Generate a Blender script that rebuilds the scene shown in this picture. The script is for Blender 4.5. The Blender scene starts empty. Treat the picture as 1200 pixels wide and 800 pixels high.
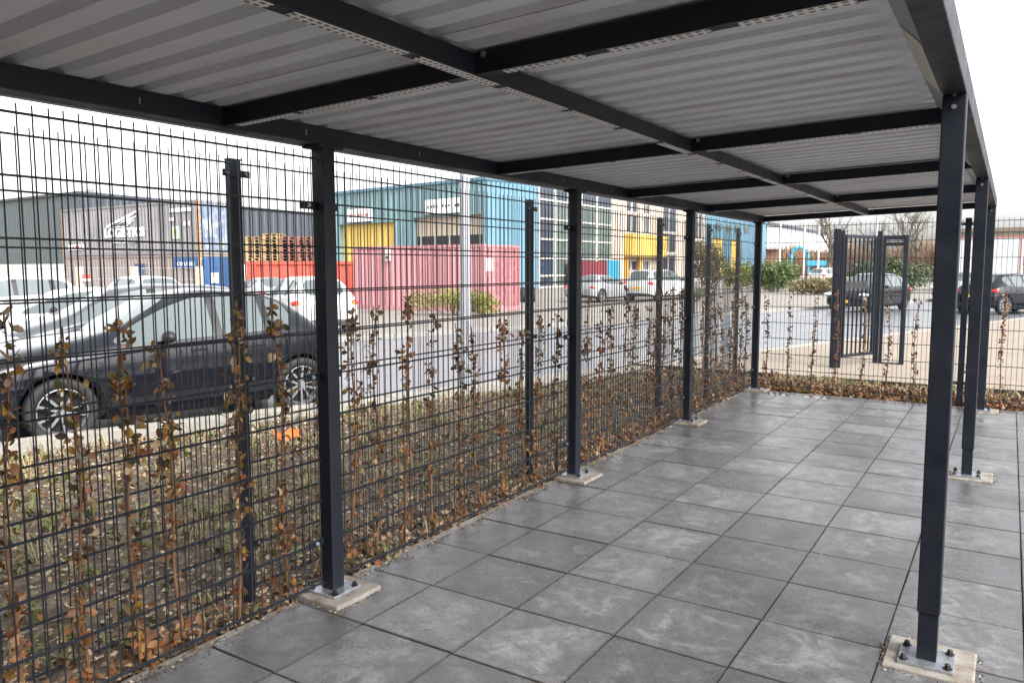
import bpy, bmesh, math, random
from mathutils import Vector, Matrix, noise as mnoise

rnd = random.Random(11)
rad = math.radians
S = bpy.context.scene
COL = S.collection

# ------------------------------------------------------------------ camera
cam_d = bpy.data.cameras.new("camera")
cam = bpy.data.objects.new("camera", cam_d)
COL.objects.link(cam)
yaw, pit, rol = rad(-32.61873), rad(-5.46389), rad(-0.11063)
fw = Vector((math.sin(yaw) * math.cos(pit), math.cos(yaw) * math.cos(pit), math.sin(pit)))
rt = Vector((math.cos(yaw), -math.sin(yaw), 0))
up = rt.cross(fw)
rt2 = rt * math.cos(rol) + up * math.sin(rol)
up2 = up * math.cos(rol) - rt * math.sin(rol)
CAM = Vector((2.84197, -2.43407, 1.57262))
cam.matrix_world = Matrix(((rt2.x, up2.x, -fw.x, CAM.x), (rt2.y, up2.y, -fw.y, CAM.y),
                           (rt2.z, up2.z, -fw.z, CAM.z), (0, 0, 0, 1)))
cam_d.sensor_width = 36.0
cam_d.lens = 910.849 / 1200 * 36
cam_d.clip_start = 0.05
cam_d.clip_end = 3000
S.camera = cam

# ------------------------------------------------------------------ sky and sun (bright overcast)
SUN_EL, SUN_AZ = rad(38), rad(110)        # azimuth clockwise from +Y
w = bpy.data.worlds.new("World")
S.world = w
w.use_nodes = True
nt = w.node_tree
bg = nt.nodes["Background"]
sky = nt.nodes.new("ShaderNodeTexSky")
sky.sky_type = 'NISHITA'
sky.sun_disc = False
sky.sun_elevation = SUN_EL
sky.sun_rotation = SUN_AZ
sky.air_density = 1.0
sky.dust_density = 4.0
sky.ozone_density = 1.0
hs = nt.nodes.new("ShaderNodeHueSaturation")
hs.inputs["Saturation"].default_value = 0.12
nt.links.new(sky.outputs[0], hs.inputs["Color"])
nt.links.new(hs.outputs[0], bg.inputs["Color"])
bg.inputs["Strength"].default_value = 0.15

sun_d = bpy.data.lights.new("sun", 'SUN')
sun_d.energy = 0.65
sun_d.angle = rad(14)
sun_d.color = (1.0, 0.96, 0.9)
sun = bpy.data.objects.new("sun", sun_d)
COL.objects.link(sun)
sdir = Vector((math.sin(SUN_AZ) * math.cos(SUN_EL), math.cos(SUN_AZ) * math.cos(SUN_EL), math.sin(SUN_EL)))
sun.rotation_euler = (-sdir).to_track_quat('-Z', 'Y').to_euler()
sun.location = (10, -10, 20)

S.view_settings.view_transform = 'Standard'
S.view_settings.look = 'None'
S.view_settings.gamma = 1
S.view_settings.exposure = 1.85
S.render.film_transparent = False
try:
    S.cycles.max_bounces = 8
    S.cycles.transparent_max_bounces = 12
except Exception:
    pass

# ------------------------------------------------------------------ materials
MATS = {}


def mat(name, col, rough=0.6, metal=0.0, var=0.0, scale=3.0, bump=0.0, bscale=40.0, spec=0.5, rvar=0.0,
        col2=None, c2scale=2.0, c2lo=0.5, c2hi=0.65, stretch=None, orand=0.0):
    """Procedural principled material: fine value noise + optional second colour in noise patches."""
    if name in MATS:
        return MATS[name]
    m = bpy.data.materials.new(name)
    m.use_nodes = True
    t = m.node_tree
    N, L = t.nodes, t.links
    b = N["Principled BSDF"]
    b.inputs["Roughness"].default_value = rough
    b.inputs["Metallic"].default_value = metal
    b.inputs["Specular IOR Level"].default_value = spec
    geo = N.new("ShaderNodeNewGeometry")
    vec = geo.outputs["Position"]
    if stretch:
        mp = N.new("ShaderNodeMapping")
        mp.inputs["Scale"].default_value = stretch
        L.new(vec, mp.inputs["Vector"])
        vec = mp.outputs[0]
    rgb = N.new("ShaderNodeRGB")
    rgb.outputs[0].default_value = (*col, 1)
    out = rgb.outputs[0]
    if col2:
        n2 = N.new("ShaderNodeTexNoise")
        n2.inputs["Scale"].default_value = c2scale
        n2.inputs["Detail"].default_value = 6
        n2.inputs["Roughness"].default_value = 0.65
        L.new(vec, n2.inputs["Vector"])
        mr = N.new("ShaderNodeMapRange")
        mr.inputs["From Min"].default_value = c2lo
        mr.inputs["From Max"].default_value = c2hi
        L.new(n2.outputs[0], mr.inputs[0])
        mx = N.new("ShaderNodeMixRGB")
        L.new(mr.outputs[0], mx.inputs[0])
        L.new(out, mx.inputs[1])
        mx.inputs[2].default_value = (*col2, 1)
        out = mx.outputs[0]
    if var > 0 or rvar > 0:
        n1 = N.new("ShaderNodeTexNoise")
        n1.inputs["Scale"].default_value = scale
        n1.inputs["Detail"].default_value = 8
        n1.inputs["Roughness"].default_value = 0.7
        L.new(vec, n1.inputs["Vector"])
        if var > 0:
            mr = N.new("ShaderNodeMapRange")
            mr.inputs["From Min"].default_value = 0.25
            mr.inputs["From Max"].default_value = 0.75
            mr.inputs["To Min"].default_value = 1 - var
            mr.inputs["To Max"].default_value = 1 + var
            L.new(n1.outputs[0], mr.inputs[0])
            hv = N.new("ShaderNodeHueSaturation")
            L.new(out, hv.inputs["Color"])
            L.new(mr.outputs[0], hv.inputs["Value"])
            out = hv.outputs[0]
        if rvar > 0:
            mr = N.new("ShaderNodeMapRange")
            mr.inputs["From Min"].default_value = 0.3
            mr.inputs["From Max"].default_value = 0.7
            mr.inputs["To Min"].default_value = max(0.02, rough - rvar)
            mr.inputs["To Max"].default_value = min(1, rough + rvar)
            L.new(n1.outputs[0], mr.inputs[0])
            L.new(mr.outputs[0], b.inputs["Roughness"])
    if orand > 0:
        oi = N.new("ShaderNodeObjectInfo")
        mr = N.new("ShaderNodeMapRange")
        mr.inputs["To Min"].default_value = 1 - orand
        mr.inputs["To Max"].default_value = 1 + orand
        L.new(oi.outputs["Random"], mr.inputs[0])
        hv = N.new("ShaderNodeHueSaturation")
        L.new(out, hv.inputs["Color"])
        L.new(mr.outputs[0], hv.inputs["Value"])
        out = hv.outputs[0]
    L.new(out, b.inputs["Base Color"])
    if bump > 0:
        nb = N.new("ShaderNodeTexNoise")
        nb.inputs["Scale"].default_value = bscale
        nb.inputs["Detail"].default_value = 5
        L.new(vec, nb.inputs["Vector"])
        bp = N.new("ShaderNodeBump")
        bp.inputs["Strength"].default_value = bump
        bp.inputs["Distance"].default_value = 0.01
        L.new(nb.outputs[0], bp.inputs["Height"])
        L.new(bp.outputs[0], b.inputs["Normal"])
    MATS[name] = m
    return m


ANTH = mat("anthracite_powder_coat", (0.0080, 0.0108, 0.0180), 0.5, 0, 0.18, 7, 0.05, 300, spec=0.32, rvar=0.12, col2=(0.020, 0.0215, 0.025), c2scale=4.5, c2lo=0.54, c2hi=0.80)
WIRE = mat("coated_wire", (0.013, 0.016, 0.023), 0.36, 0, 0.1, 30)
SHEET = mat("roof_sheet_underside", (0.635, 0.645, 0.68), 0.55, 0, 0.10, 6, 0.02, 60, col2=(0.54, 0.535, 0.55), c2scale=2.2, stretch=(0.6, 2.2, 1))
GALV = mat("galvanised_steel", (0.40, 0.42, 0.46), 0.33, 0.75, 0.25, 30, 0.03, 90, rvar=0.12)
GALVPOST = mat("galvanised_mast", (0.30, 0.31, 0.34), 0.5, 0.2, 0.1, 8)
BOLT = mat("black_bolt_cap", (0.012, 0.012, 0.014), 0.4)
PAD = mat("footing_concrete", (0.25, 0.232, 0.205), 0.85, 0, 0.18, 14, 0.3, 120, col2=(0.15, 0.115, 0.085), c2scale=9, c2lo=.42, c2hi=.66)
KERB = mat("kerb_concrete", (0.30, 0.28, 0.245), 0.85, 0, 0.16, 6, 0.2, 80, col2=(0.23, 0.21, 0.18), c2scale=2.2, orand=0.06)
ASPH = mat("wet_asphalt", (0.125, 0.130, 0.142), 0.33, 0, 0.16, 2.0, 0.12, 160, spec=0.6, rvar=0.10, col2=(0.095, 0.099, 0.108), c2scale=0.5)
PAVE = mat("tan_clinker_paving", (0.25, 0.205, 0.16), 0.75, 0, 0.16, 3.0, 0.2, 30, col2=(0.22, 0.18, 0.145), c2scale=1.2, rvar=0.12)
YARD = mat("yard_concrete", (0.22, 0.20, 0.175), 0.7, 0, 0.15, 1.0, 0.2, 30, col2=(0.19, 0.17, 0.15), c2scale=0.3)
SOIL = mat("bed_soil", (0.066, 0.046, 0.030), 0.95, 0, 0.45, 16, 0.6, 60, col2=(0.155, 0.125, 0.085), c2scale=9, c2lo=0.45, c2hi=0.62)
SUBBASE = mat("joint_sand", (0.030, 0.027, 0.024), 0.9, 0, 0.3, 30)
EDGING = mat("edging_concrete", (0.25, 0.23, 0.205), 0.85, 0, 0.2, 10, 0.2, 80, col2=(0.16, 0.13, 0.10), c2scale=4)
BARK = mat("young_stem", (0.17, 0.085, 0.042), 0.7, 0, 0.3, 40, orand=0.2)
BARKF = mat("bare_tree_bark", (0.13, 0.11, 0.085), 0.9, 0, 0.3, 5)
LEAF1 = mat("leaf_copper", (0.215, 0.100, 0.036), 0.55, 0, 0.3, 20, orand=0.3)
LEAF2 = mat("leaf_rust", (0.225, 0.078, 0.028), 0.55, 0, 0.3, 20, orand=0.3)
LEAF3 = mat("leaf_ochre", (0.26, 0.15, 0.030), 0.5, 0, 0.3, 20, orand=0.3)
LEAF4 = mat("leaf_olive", (0.075, 0.068, 0.017), 0.5, 0, 0.3, 20, orand=0.25)
LEAF5 = mat("leaf_pale", (0.42, 0.30, 0.18), 0.6, 0, 0.25, 20, orand=0.25)
LEAF6 = mat("leaf_dark", (0.060, 0.032, 0.019), 0.6, 0, 0.3, 20, orand=0.25)
WEED = mat("weed_green", (0.135, 0.140, 0.036), 0.6, 0, 0.35, 15)
WEED2 = mat("dry_grass", (0.36, 0.285, 0.15), 0.7, 0, 0.3, 15)
GRAVEL = mat("shell_gravel", (0.46, 0.385, 0.275), 0.75, 0, 0.35, 25)
ORANGEP = mat("orange_plastic", (0.85, 0.16, 0.02), 0.4, 0, 0.08, 20)
RUBBER = mat("tyre_rubber", (0.018, 0.018, 0.019), 0.75, 0, 0.15, 20)
ALLOY = mat("alloy_rim", (0.33, 0.34, 0.36), 0.32, 0.7, 0.1, 20)
ARCH = mat("wheel_well", (0.008, 0.008, 0.009), 0.9)
TRIM = mat("black_trim", (0.014, 0.015, 0.017), 0.5)
CARGLASS = mat("car_glass", (0.085, 0.105, 0.108), 0.04, 0, 0.05, 2, spec=0.9)
PLATE = mat("yellow_plate", (0.75, 0.45, 0.03), 0.45)
REDLAMP = mat("red_lamp", (0.55, 0.018, 0.015), 0.15, spec=0.8)
AMBER = mat("amber_lamp", (0.75, 0.22, 0.02), 0.15)
CLEARLAMP = mat("clear_lamp", (0.62, 0.66, 0.70), 0.08, 0.3, spec=0.9)
PANE = mat("window_pane", (0.028, 0.038, 0.060), 0.05, 0, 0.25, 0.6, spec=0.8)
PANEG = mat("green_pane", (0.095, 0.125, 0.115), 0.06, 0, 0.2, 0.4, spec=0.8)
WHITEF = mat("white_frame", (0.50, 0.475, 0.43), 0.5, 0, 0.06, 3)
BEIGE = mat("beige_render", (0.44, 0.36, 0.29), 0.8, 0, 0.08, 1.0)
YELLOW = mat("yellow_panel", (0.60, 0.41, 0.085), 0.5, 0, 0.06, 1.0)
YELLOW2 = mat("orange_jamb", (0.50, 0.24, 0.03), 0.5, 0, 0.06, 1.0)
CYAN = mat("teal_cladding", (0.132, 0.225, 0.250), 0.5, 0, 0.07, 0.7)
CYAN2 = mat("blue_cladding", (0.092, 0.195, 0.262), 0.5, 0, 0.07, 0.7)
DARKCL = mat("slate_cladding", (0.046, 0.055, 0.070), 0.5, 0, 0.08, 0.6)
DARKCL2 = mat("green_slate_cladding", (0.068, 0.084, 0.086), 0.5, 0, 0.08, 0.6)
PLINTH = mat("white_plinth", (0.62, 0.60, 0.55), 0.8, 0, 0.08, 1.0)
GREYCL = mat("grey_cladding", (0.36, 0.37, 0.40), 0.6, 0, 0.12, 0.5, stretch=(1, 1, 0.15))
BRICKR = mat("red_brown_wall", (0.26, 0.135, 0.09), 0.85, 0, 0.25, 2)
GREYBOX = mat("grey_container_paint", (0.205, 0.197, 0.203), 0.55, 0, 0.13, 0.9, col2=(0.165, 0.158, 0.163), c2scale=0.8)
TAUPE = mat("taupe_container_paint", (0.22, 0.18, 0.165), 0.55, 0, 0.12, 0.9)
BLUEBOX = mat("blue_container_paint", (0.036, 0.090, 0.205), 0.5, 0, 0.15, 1.0)
BLUEDOOR = mat("weathered_blue_door", (0.12, 0.16, 0.235), 0.5, 0, 0.3, 2.5, col2=(0.33, 0.35, 0.38), c2scale=1.5, c2lo=0.50, c2hi=0.62)
NAVY = mat("navy_blue_paint", (0.035, 0.065, 0.15), 0.5, 0, 0.12, 1.0)
RUST = mat("rusty_steel", (0.42, 0.19, 0.075), 0.8, 0, 0.3, 5, col2=(0.55, 0.42, 0.30), c2scale=2)
PINK = mat("faded_pink_paint", (0.41, 0.185, 0.20), 0.6, 0, 0.10, 1.0, col2=(0.36, 0.145, 0.16), c2scale=1.2, stretch=(1, 1, 0.25))
PINKD = mat("pink_door_paint", (0.35, 0.135, 0.15), 0.6, 0, 0.12, 1.2, col2=(0.40, 0.20, 0.21), c2scale=1.5)
REDBOX = mat("red_skip_paint", (0.50, 0.07, 0.045), 0.5, 0, 0.08, 1.0)
WOODY = mat("yellow_pallet_wood", (0.31, 0.215, 0.115), 0.85, 0, 0.25, 4, orand=0.2)
WOODR = mat("red_pallet_wood", (0.21, 0.098, 0.075), 0.85, 0, 0.25, 4, orand=0.2)
WHITEP = mat("white_print", (0.82, 0.82, 0.82), 0.6)
GREENP = mat("pale_green_print", (0.36, 0.50, 0.42), 0.6)
REDP = mat("red_print", (0.42, 0.08, 0.07), 0.6)
DARKP = mat("dark_print", (0.05, 0.05, 0.05), 0.6)
POSTW = mat("pale_fence_post", (0.50, 0.44, 0.35), 0.8)
BRIGHTBLUE = mat("bright_blue_plastic", (0.03, 0.27, 0.46), 0.45)
MAROON = mat("maroon_paint", (0.15, 0.02, 0.03), 0.5)
LEAFG = mat("shrub_green", (0.085, 0.125, 0.035), 0.55, 0, 0.4, 2.0)
LEAFG2 = mat("shrub_yellow_green", (0.17, 0.18, 0.03), 0.55, 0, 0.35, 3.0)
LEAFG3 = mat("shrub_dark_green", (0.055, 0.082, 0.035), 0.55, 0, 0.4, 2.0)
TWIGB = mat("brown_twigs", (0.25, 0.155, 0.105), 0.9, 0, 0.3, 1.0)
TWIGO = mat("olive_twigs", (0.22, 0.18, 0.09), 0.9, 0, 0.3, 1.0)
P_BLACK = mat("black_metallic_paint", (0.006, 0.007, 0.012), 0.05, 0, spec=0.5)
P_WHITE = mat("white_car_paint", (0.50, 0.50, 0.50), 0.2, 0, spec=0.6)
P_SILVER = mat("silver_car_paint", (0.36, 0.37, 0.38), 0.22, 0.4, spec=0.7)
P_GREY = mat("grey_car_paint", (0.105, 0.11, 0.118), 0.2, 0.4, spec=0.8)
P_RED = mat("red_car_paint", (0.30, 0.03, 0.025), 0.2, spec=0.7)
OLIVEW = mat("olive_brown_wall", (0.20, 0.18, 0.15), 0.85, 0, 0.15, 0.6)
CREAM_SKYLIT = mat("skylit_flashing_cream", (0.60, 0.57, 0.49), 0.5, 0, 0.15, 5, stretch=(1, 6, 1))  # sky light on the flashing, put into the colour


def perforated():
    m = bpy.data.materials.new("perforated_galvanised_strip")
    m.use_nodes = True
    t = m.node_tree
    N, L = t.nodes, t.links
    b = N["Principled BSDF"]
    b.inputs["Roughness"].default_value = 0.45
    b.inputs["Metallic"].default_value = 0.0
    tc = N.new("ShaderNodeTexCoord")
    mp = N.new("ShaderNodeMapping")
    mp.inputs["Scale"].default_value = (1 / 0.026, 1 / 0.022, 1)
    L.new(tc.outputs["Object"], mp.inputs[0])
    fr = N.new("ShaderNodeVectorMath")
    fr.operation = 'FRACTION'
    L.new(mp.outputs[0], fr.inputs[0])
    sp = N.new("ShaderNodeSeparateXYZ")
    L.new(fr.outputs[0], sp.inputs[0])

    def band(sock, lo, hi):
        a = N.new("ShaderNodeMath"); a.operation = 'GREATER_THAN'; a.inputs[1].default_value = lo
        c = N.new("ShaderNodeMath"); c.operation = 'LESS_THAN'; c.inputs[1].default_value = hi
        L.new(sock, a.inputs[0]); L.new(sock, c.inputs[0])
        d = N.new("ShaderNodeMath"); d.operation = 'MULTIPLY'
        L.new(a.outputs[0], d.inputs[0]); L.new(c.outputs[0], d.inputs[1])
        return d.outputs[0]
    d = N.new("ShaderNodeMath"); d.operation = 'MULTIPLY'
    L.new(band(sp.outputs[0], 0.12, 0.68), d.inputs[0])
    L.new(band(sp.outputs[1], 0.25, 0.75), d.inputs[1])
    mx = N.new("ShaderNodeMixRGB")
    L.new(d.outputs[0], mx.inputs[0])
    mx.inputs[1].default_value = (0.72, 0.71, 0.69, 1)
    mx.inputs[2].default_value = (0.06, 0.06, 0.065, 1)
    L.new(mx.outputs[0], b.inputs["Base Color"])
    return m


PERF = perforated()


def tile_material():
    m = bpy.data.materials.new("dark_concrete_tile")
    m.use_nodes = True
    t = m.node_tree
    N, L = t.nodes, t.links
    b = N["Principled BSDF"]
    b.inputs["Specular IOR Level"].default_value = 0.5
    geo = N.new("ShaderNodeNewGeometry")
    tc = N.new("ShaderNodeTexCoord")
    oi = N.new("ShaderNodeObjectInfo")

    def noise(scale, detail=6, rough=0.6, dist=0.0):
        n = N.new("ShaderNodeTexNoise")
        n.inputs["Scale"].default_value = scale
        n.inputs["Detail"].default_value = detail
        n.inputs["Roughness"].default_value = rough
        n.inputs["Distortion"].default_value = dist
        L.new(geo.outputs["Position"], n.inputs["Vector"])
        return n.outputs[0]

    def maprange(s, a, c, d=0.0, e=1.0, smooth=True):
        r = N.new("ShaderNodeMapRange")
        if smooth:
            r.interpolation_type = 'SMOOTHSTEP'
        r.inputs[1].default_value = a; r.inputs[2].default_value = c
        r.inputs[3].default_value = d; r.inputs[4].default_value = e
        L.new(s, r.inputs[0])
        return r.outputs[0]

    def math2(op, s1, s2):
        a = N.new("ShaderNodeMath"); a.operation = op
        for k, s in enumerate((s1, s2)):
            if isinstance(s, (int, float)):
                a.inputs[k].default_value = s
            else:
                L.new(s, a.inputs[k])
        return a.outputs[0]
    # distance to tile centre (chebyshev-ish) in object coordinates
    ab = N.new("ShaderNodeVectorMath"); ab.operation = 'ABSOLUTE'
    L.new(tc.outputs["Object"], ab.inputs[0])
    sp = N.new("ShaderNodeSeparateXYZ"); L.new(ab.outputs[0], sp.inputs[0])
    edge = math2('MAXIMUM', sp.outputs[0], sp.outputs[1])
    inner = maprange(edge, 0.10, 0.235, 1.0, 0.0)
    big = noise(2.9, 10, 0.72, 2.0)
    patch = maprange(math2('ADD', math2('ADD', big, math2('MULTIPLY', inner, 0.10)),
                           math2('MULTIPLY', oi.outputs["Random"], 0.10)), 0.55, 0.76)
    fine = noise(60, 8, 0.75)
    mid = noise(11, 9, 0.75, 0.8)
    speck = maprange(math2('ADD', noise(150, 2, 0.5), math2('MULTIPLY', noise(2.1, 3, .5), .25)), 0.80, 0.86)
    base = N.new("ShaderNodeMixRGB")
    base.inputs[1].default_value = (0.084, 0.084, 0.089, 1)
    base.inputs[2].default_value = (0.155, 0.154, 0.154, 1)
    L.new(math2('MULTIPLY', patch, maprange(mid, 0.30, 0.62, 0.15, 1.0)), base.inputs[0])
    v = math2('MULTIPLY', maprange(fine, 0.3, 0.7, 0.80, 1.20), maprange(mid, 0.3, 0.7, 0.82, 1.16))
    v = math2('MULTIPLY', v, maprange(oi.outputs["Random"], 0, 1, 0.84, 1.14))
    hv = N.new("ShaderNodeHueSaturation")
    L.new(base.outputs[0], hv.inputs["Color"]); L.new(v, hv.inputs["Value"])
    # warm brown dirt near joints in places
    dirt = math2('MULTIPLY', maprange(edge, 0.19, 0.245), maprange(noise(4.0, 5, 0.6), 0.5, 0.68, 0, 0.55))
    m2 = N.new("ShaderNodeMixRGB")
    L.new(dirt, m2.inputs[0]); L.new(hv.outputs[0], m2.inputs[1])
    m2.inputs[2].default_value = (0.085, 0.068, 0.052, 1)
    m3 = N.new("ShaderNodeMixRGB")
    L.new(math2('MULTIPLY', speck, 0.5), m3.inputs[0]); L.new(m2.outputs[0], m3.inputs[1])
    m3.inputs[2].default_value = (0.34, 0.33, 0.31, 1)
    # grime in the chamfers and joints
    m5 = N.new("ShaderNodeMixRGB")
    L.new(maprange(math2('ADD', edge, math2('MULTIPLY', mid, 0.006)), 0.2408, 0.2440, 0.0, 0.62), m5.inputs[0]); L.new(m3.outputs[0], m5.inputs[1])
    m5.inputs[2].default_value = (0.026, 0.023, 0.021, 1)
    m3 = m5
    # puddles / wet spots at fixed places
    wet = None
    for (px, py, sx, sy) in ((0.50, 7.36, 0.22, 0.11), (0.93, 7.38, 0.20, 0.10), (2.55, 2.72, 0.50, 0.17), (2.05, 3.2, 0.6, 0.2)):
        mp = N.new("ShaderNodeMapping")
        mp.vector_type = 'TEXTURE'
        mp.inputs["Location"].default_value = (px, py, 0)
        mp.inputs["Scale"].default_value = (sx, sy, 1000)
        L.new(geo.outputs["Position"], mp.inputs[0])
        ln = N.new("ShaderNodeVectorMath"); ln.operation = 'LENGTH'
        L.new(mp.outputs[0], ln.inputs[0])
        k = maprange(math2('ADD', ln.outputs["Value"], math2('MULTIPLY', mid, 0.7)), 0.85, 1.45, 1.0, 0.0)
        if py < 5:
            k = math2('MULTIPLY', k, 0.40)
        wet = k if wet is None else math2('MAXIMUM', wet, k)
    m4 = N.new("ShaderNodeMixRGB")
    m4.blend_type = 'MULTIPLY'
    L.new(wet, m4.inputs[0]); L.new(m3.outputs[0], m4.inputs[1])
    m4.inputs[2].default_value = (0.6, 0.6, 0.6, 1)
    L.new(m4.outputs[0], b.inputs["Base Color"])
    r = maprange(math2('ADD', noise(3.1, 5, 0.6), math2('MULTIPLY', patch, 0.25)), 0.35, 0.8, 0.22, 0.48)
    r = math2('MULTIPLY', r, maprange(wet, 0, 1, 1.0, 0.10))
    L.new(r, b.inputs["Roughness"])
    bp = N.new("ShaderNodeBump")
    bp.inputs["Distance"].default_value = 0.004
    L.new(maprange(wet, 0, 1, 0.35, 0.0), bp.inputs["Strength"])
    L.new(fine, bp.inputs["Height"])
    L.new(bp.outputs[0], b.inputs["Normal"])
    return m


TILE = tile_material()

# ------------------------------------------------------------------ mesh helpers


class MB:
    """collects simple shapes; build() links them as ONE mesh object"""

    def __init__(self, off=(0, 0, 0)):
        self.v, self.f, self.mi = [], [], []
        self.off = Vector(off)
        self.cur = 0

    def add(self, vs, fs):
        n = len(self.v)
        self.v += [tuple(Vector(p) - self.off) for p in vs]
        self.f += [tuple(i + n for i in f) for f in fs]
        self.mi += [self.cur] * len(fs)
        return self

    def box(self, x0, x1, y0, y1, z0, z1, bev=0.0):
        if bev <= 0:
            vs = [(x, y, z) for z in (z0, z1) for y in (y0, y1) for x in (x0, x1)]
            return self.add(vs, [(0, 2, 3, 1), (4, 5, 7, 6), (0, 1, 5, 4), (2, 6, 7, 3), (0, 4, 6, 2), (1, 3, 7, 5)])
        bm = bmesh.new()
        bmesh.ops.create_cube(bm, size=1)
        for v in bm.verts:
            v.co = Vector(((x0 + x1) / 2 + v.co.x * (x1 - x0), (y0 + y1) / 2 + v.co.y * (y1 - y0), (z0 + z1) / 2 + v.co.z * (z1 - z0)))
        bmesh.ops.bevel(bm, geom=bm.edges[:], offset=bev, segments=2, affect='EDGES', profile=0.5)
        bm.verts.index_update()
        self.add([v.co[:] for v in bm.verts], [[v.index for v in f.verts] for f in bm.faces])
        bm.free()
        return self

    def obox(self, c, ax, ay, az, hx, hy, hz):
        c, ax, ay, az = Vector(c), Vector(ax).normalized(), Vector(ay).normalized(), Vector(az).normalized()
        vs = [c + ax * (sx * hx) + ay * (sy * hy) + az * (sz * hz) for sz in (-1, 1) for sy in (-1, 1) for sx in (-1, 1)]
        return self.add(vs, [(0, 2, 3, 1), (4, 5, 7, 6), (0, 1, 5, 4), (2, 6, 7, 3), (0, 4, 6, 2), (1, 3, 7, 5)])

    def tube(self, pts, radii, seg=6, cap=True):
        pts = [Vector(p) for p in pts]
        if not hasattr(radii, '__len__'):
            radii = [radii] * len(pts)
        vs, fs = [], []
        for i, p in enumerate(pts):
            d = (pts[min(i + 1, len(pts) - 1)] - pts[max(i - 1, 0)])
            d = d.normalized() if d.length > 1e-9 else Vector((0, 0, 1))
            a = d.orthogonal().normalized() if abs(d.z) < 0.95 else Vector((1, 0, 0)).cross(d).normalized()
            b = d.cross(a)
            for k in range(seg):
                th = 2 * math.pi * k / seg
                vs.append(p + (a * math.cos(th) + b * math.sin(th)) * radii[i])
        for i in range(len(pts) - 1):
            for k in range(seg):
                k2 = (k + 1) % seg
                fs.append((i * seg + k, i * seg + k2, (i + 1) * seg + k2, (i + 1) * seg + k))
        if cap:
            fs.append(tuple(range(seg))[::-1])
            fs.append(tuple((len(pts) - 1) * seg + k for k in range(seg)))
        return self.add(vs, fs)

    def cyl(self, c, axis, r, h, seg=16, r2=None):
        c, axis = Vector(c), Vector(axis).normalized()
        return self.tube([c - axis * h / 2, c + axis * h / 2], [r, r if r2 is None else r2], seg)

    def lathe(self, prof, axis='y', seg=24, c=(0, 0, 0)):
        """profile of (radius, offset along the axis)"""
        vs, fs = [], []
        c = Vector(c)
        for (r, o) in prof:
            for k in range(seg):
                th = 2 * math.pi * k / seg
                if axis == 'y':
                    vs.append(c + Vector((r * math.cos(th), o, r * math.sin(th))))
                else:
                    vs.append(c + Vector((r * math.cos(th), r * math.sin(th), o)))
        n = len(prof)
        for i in range(n - 1):
            for k in range(seg):
                k2 = (k + 1) % seg
                fs.append((i * seg + k, (i + 1) * seg + k, (i + 1) * seg + k2, i * seg + k2))
        return self.add(vs, fs)

    def blob(self, c, rx, ry, rz, seg=10, rings=6):
        vs, fs = [], []
        for i in range(rings + 1):
            ph = math.pi * i / rings
            for k in range(seg):
                th = 2 * math.pi * k / seg
                vs.append((c[0] + rx * math.sin(ph) * math.cos(th), c[1] + ry * math.sin(ph) * math.sin(th), c[2] + rz * math.cos(ph)))
        for i in range(rings):
            for k in range(seg):
                k2 = (k + 1) % seg
                fs.append((i * seg + k, (i + 1) * seg + k, (i + 1) * seg + k2, i * seg + k2))
        return self.add(vs, fs)

    def mesh(self, name, mats, smooth=False):
        me = bpy.data.meshes.new(name)
        me.from_pydata(self.v, [], self.f)
        if not isinstance(mats, (list, tuple)):
            mats = [mats]
        for m in mats:
            me.materials.append(m)
        if len(mats) > 1:
            me.polygons.foreach_set("material_index", self.mi)
        if smooth:
            me.polygons.foreach_set("use_smooth", [True] * len(me.polygons))
        me.update()
        return me

    def build(self, name, mats, parent=None, smooth=False, loc=None, kind=None, label=None):
        return inst(name, self.mesh(name, mats, smooth), parent, loc, kind, label)


def inst(name, me, parent=None, loc=None, kind=None, label=None, rot=None, scale=None):
    o = bpy.data.objects.new(name, me)
    COL.objects.link(o)
    if parent is not None:
        o.parent = parent
    if loc is not None:
        o.location = loc
    if rot is not None:
        o.rotation_euler = rot
    if scale is not None:
        o.scale = scale
    if kind:
        o["kind"] = kind
    if label:
        o["label"] = label
    return o


def tag(o, label, cat, group=None):
    o["label"] = label
    o["category"] = cat
    if group:
        o["group"] = group
    return o


def thing(name, label, cat, loc=(0, 0, 0), rotz=0.0, group=None):
    o = bpy.data.objects.new(name, None)
    o.empty_display_size = 0.2
    COL.objects.link(o)
    o.location = loc
    o.rotation_euler = (0, 0, rotz)
    return tag(o, label, cat, group)


def structure(o, label=None):
    o["kind"] = "structure"
    if label:
        o["label"] = label
    return o


def children(o):
    return [c for c in bpy.data.objects if c.parent == o]


def text_mesh(body, size, extrude, mt, name="lettering", bold=0.0, spacing=1.0):
    cu = bpy.data.curves.new(name, 'FONT')
    cu.body = body
    cu.size = size
    cu.extrude = extrude
    cu.offset = bold
    cu.align_x = 'CENTER'
    cu.align_y = 'CENTER'
    cu.space_character = spacing
    ob = bpy.data.objects.new("tmp_text", cu)
    COL.objects.link(ob)
    dg = bpy.context.evaluated_depsgraph_get()
    me = bpy.data.meshes.new_from_object(ob.evaluated_get(dg))
    me.materials.clear()
    me.materials.append(mt)
    me.name = name
    bpy.data.objects.remove(ob)
    return me

# ------------------------------------------------------------------ the setting: ground, road, kerb, bed, tiles
RD = Vector((0.306, 0.952, 0)).normalized()     # direction of the road
RN = Vector((-RD.y, RD.x, 0))                   # to its far side
K0 = Vector((-5.22, 0, 0))                      # road edge of the near kerb at y = 0
RW = 8.0                                        # road width
ROADZ, YARDZ = -0.16, -0.13


def kpt(s, off=0.0, z=0.0):
    p = K0 + RD * s + RN * off
    return Vector((p.x, p.y, z))


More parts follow.
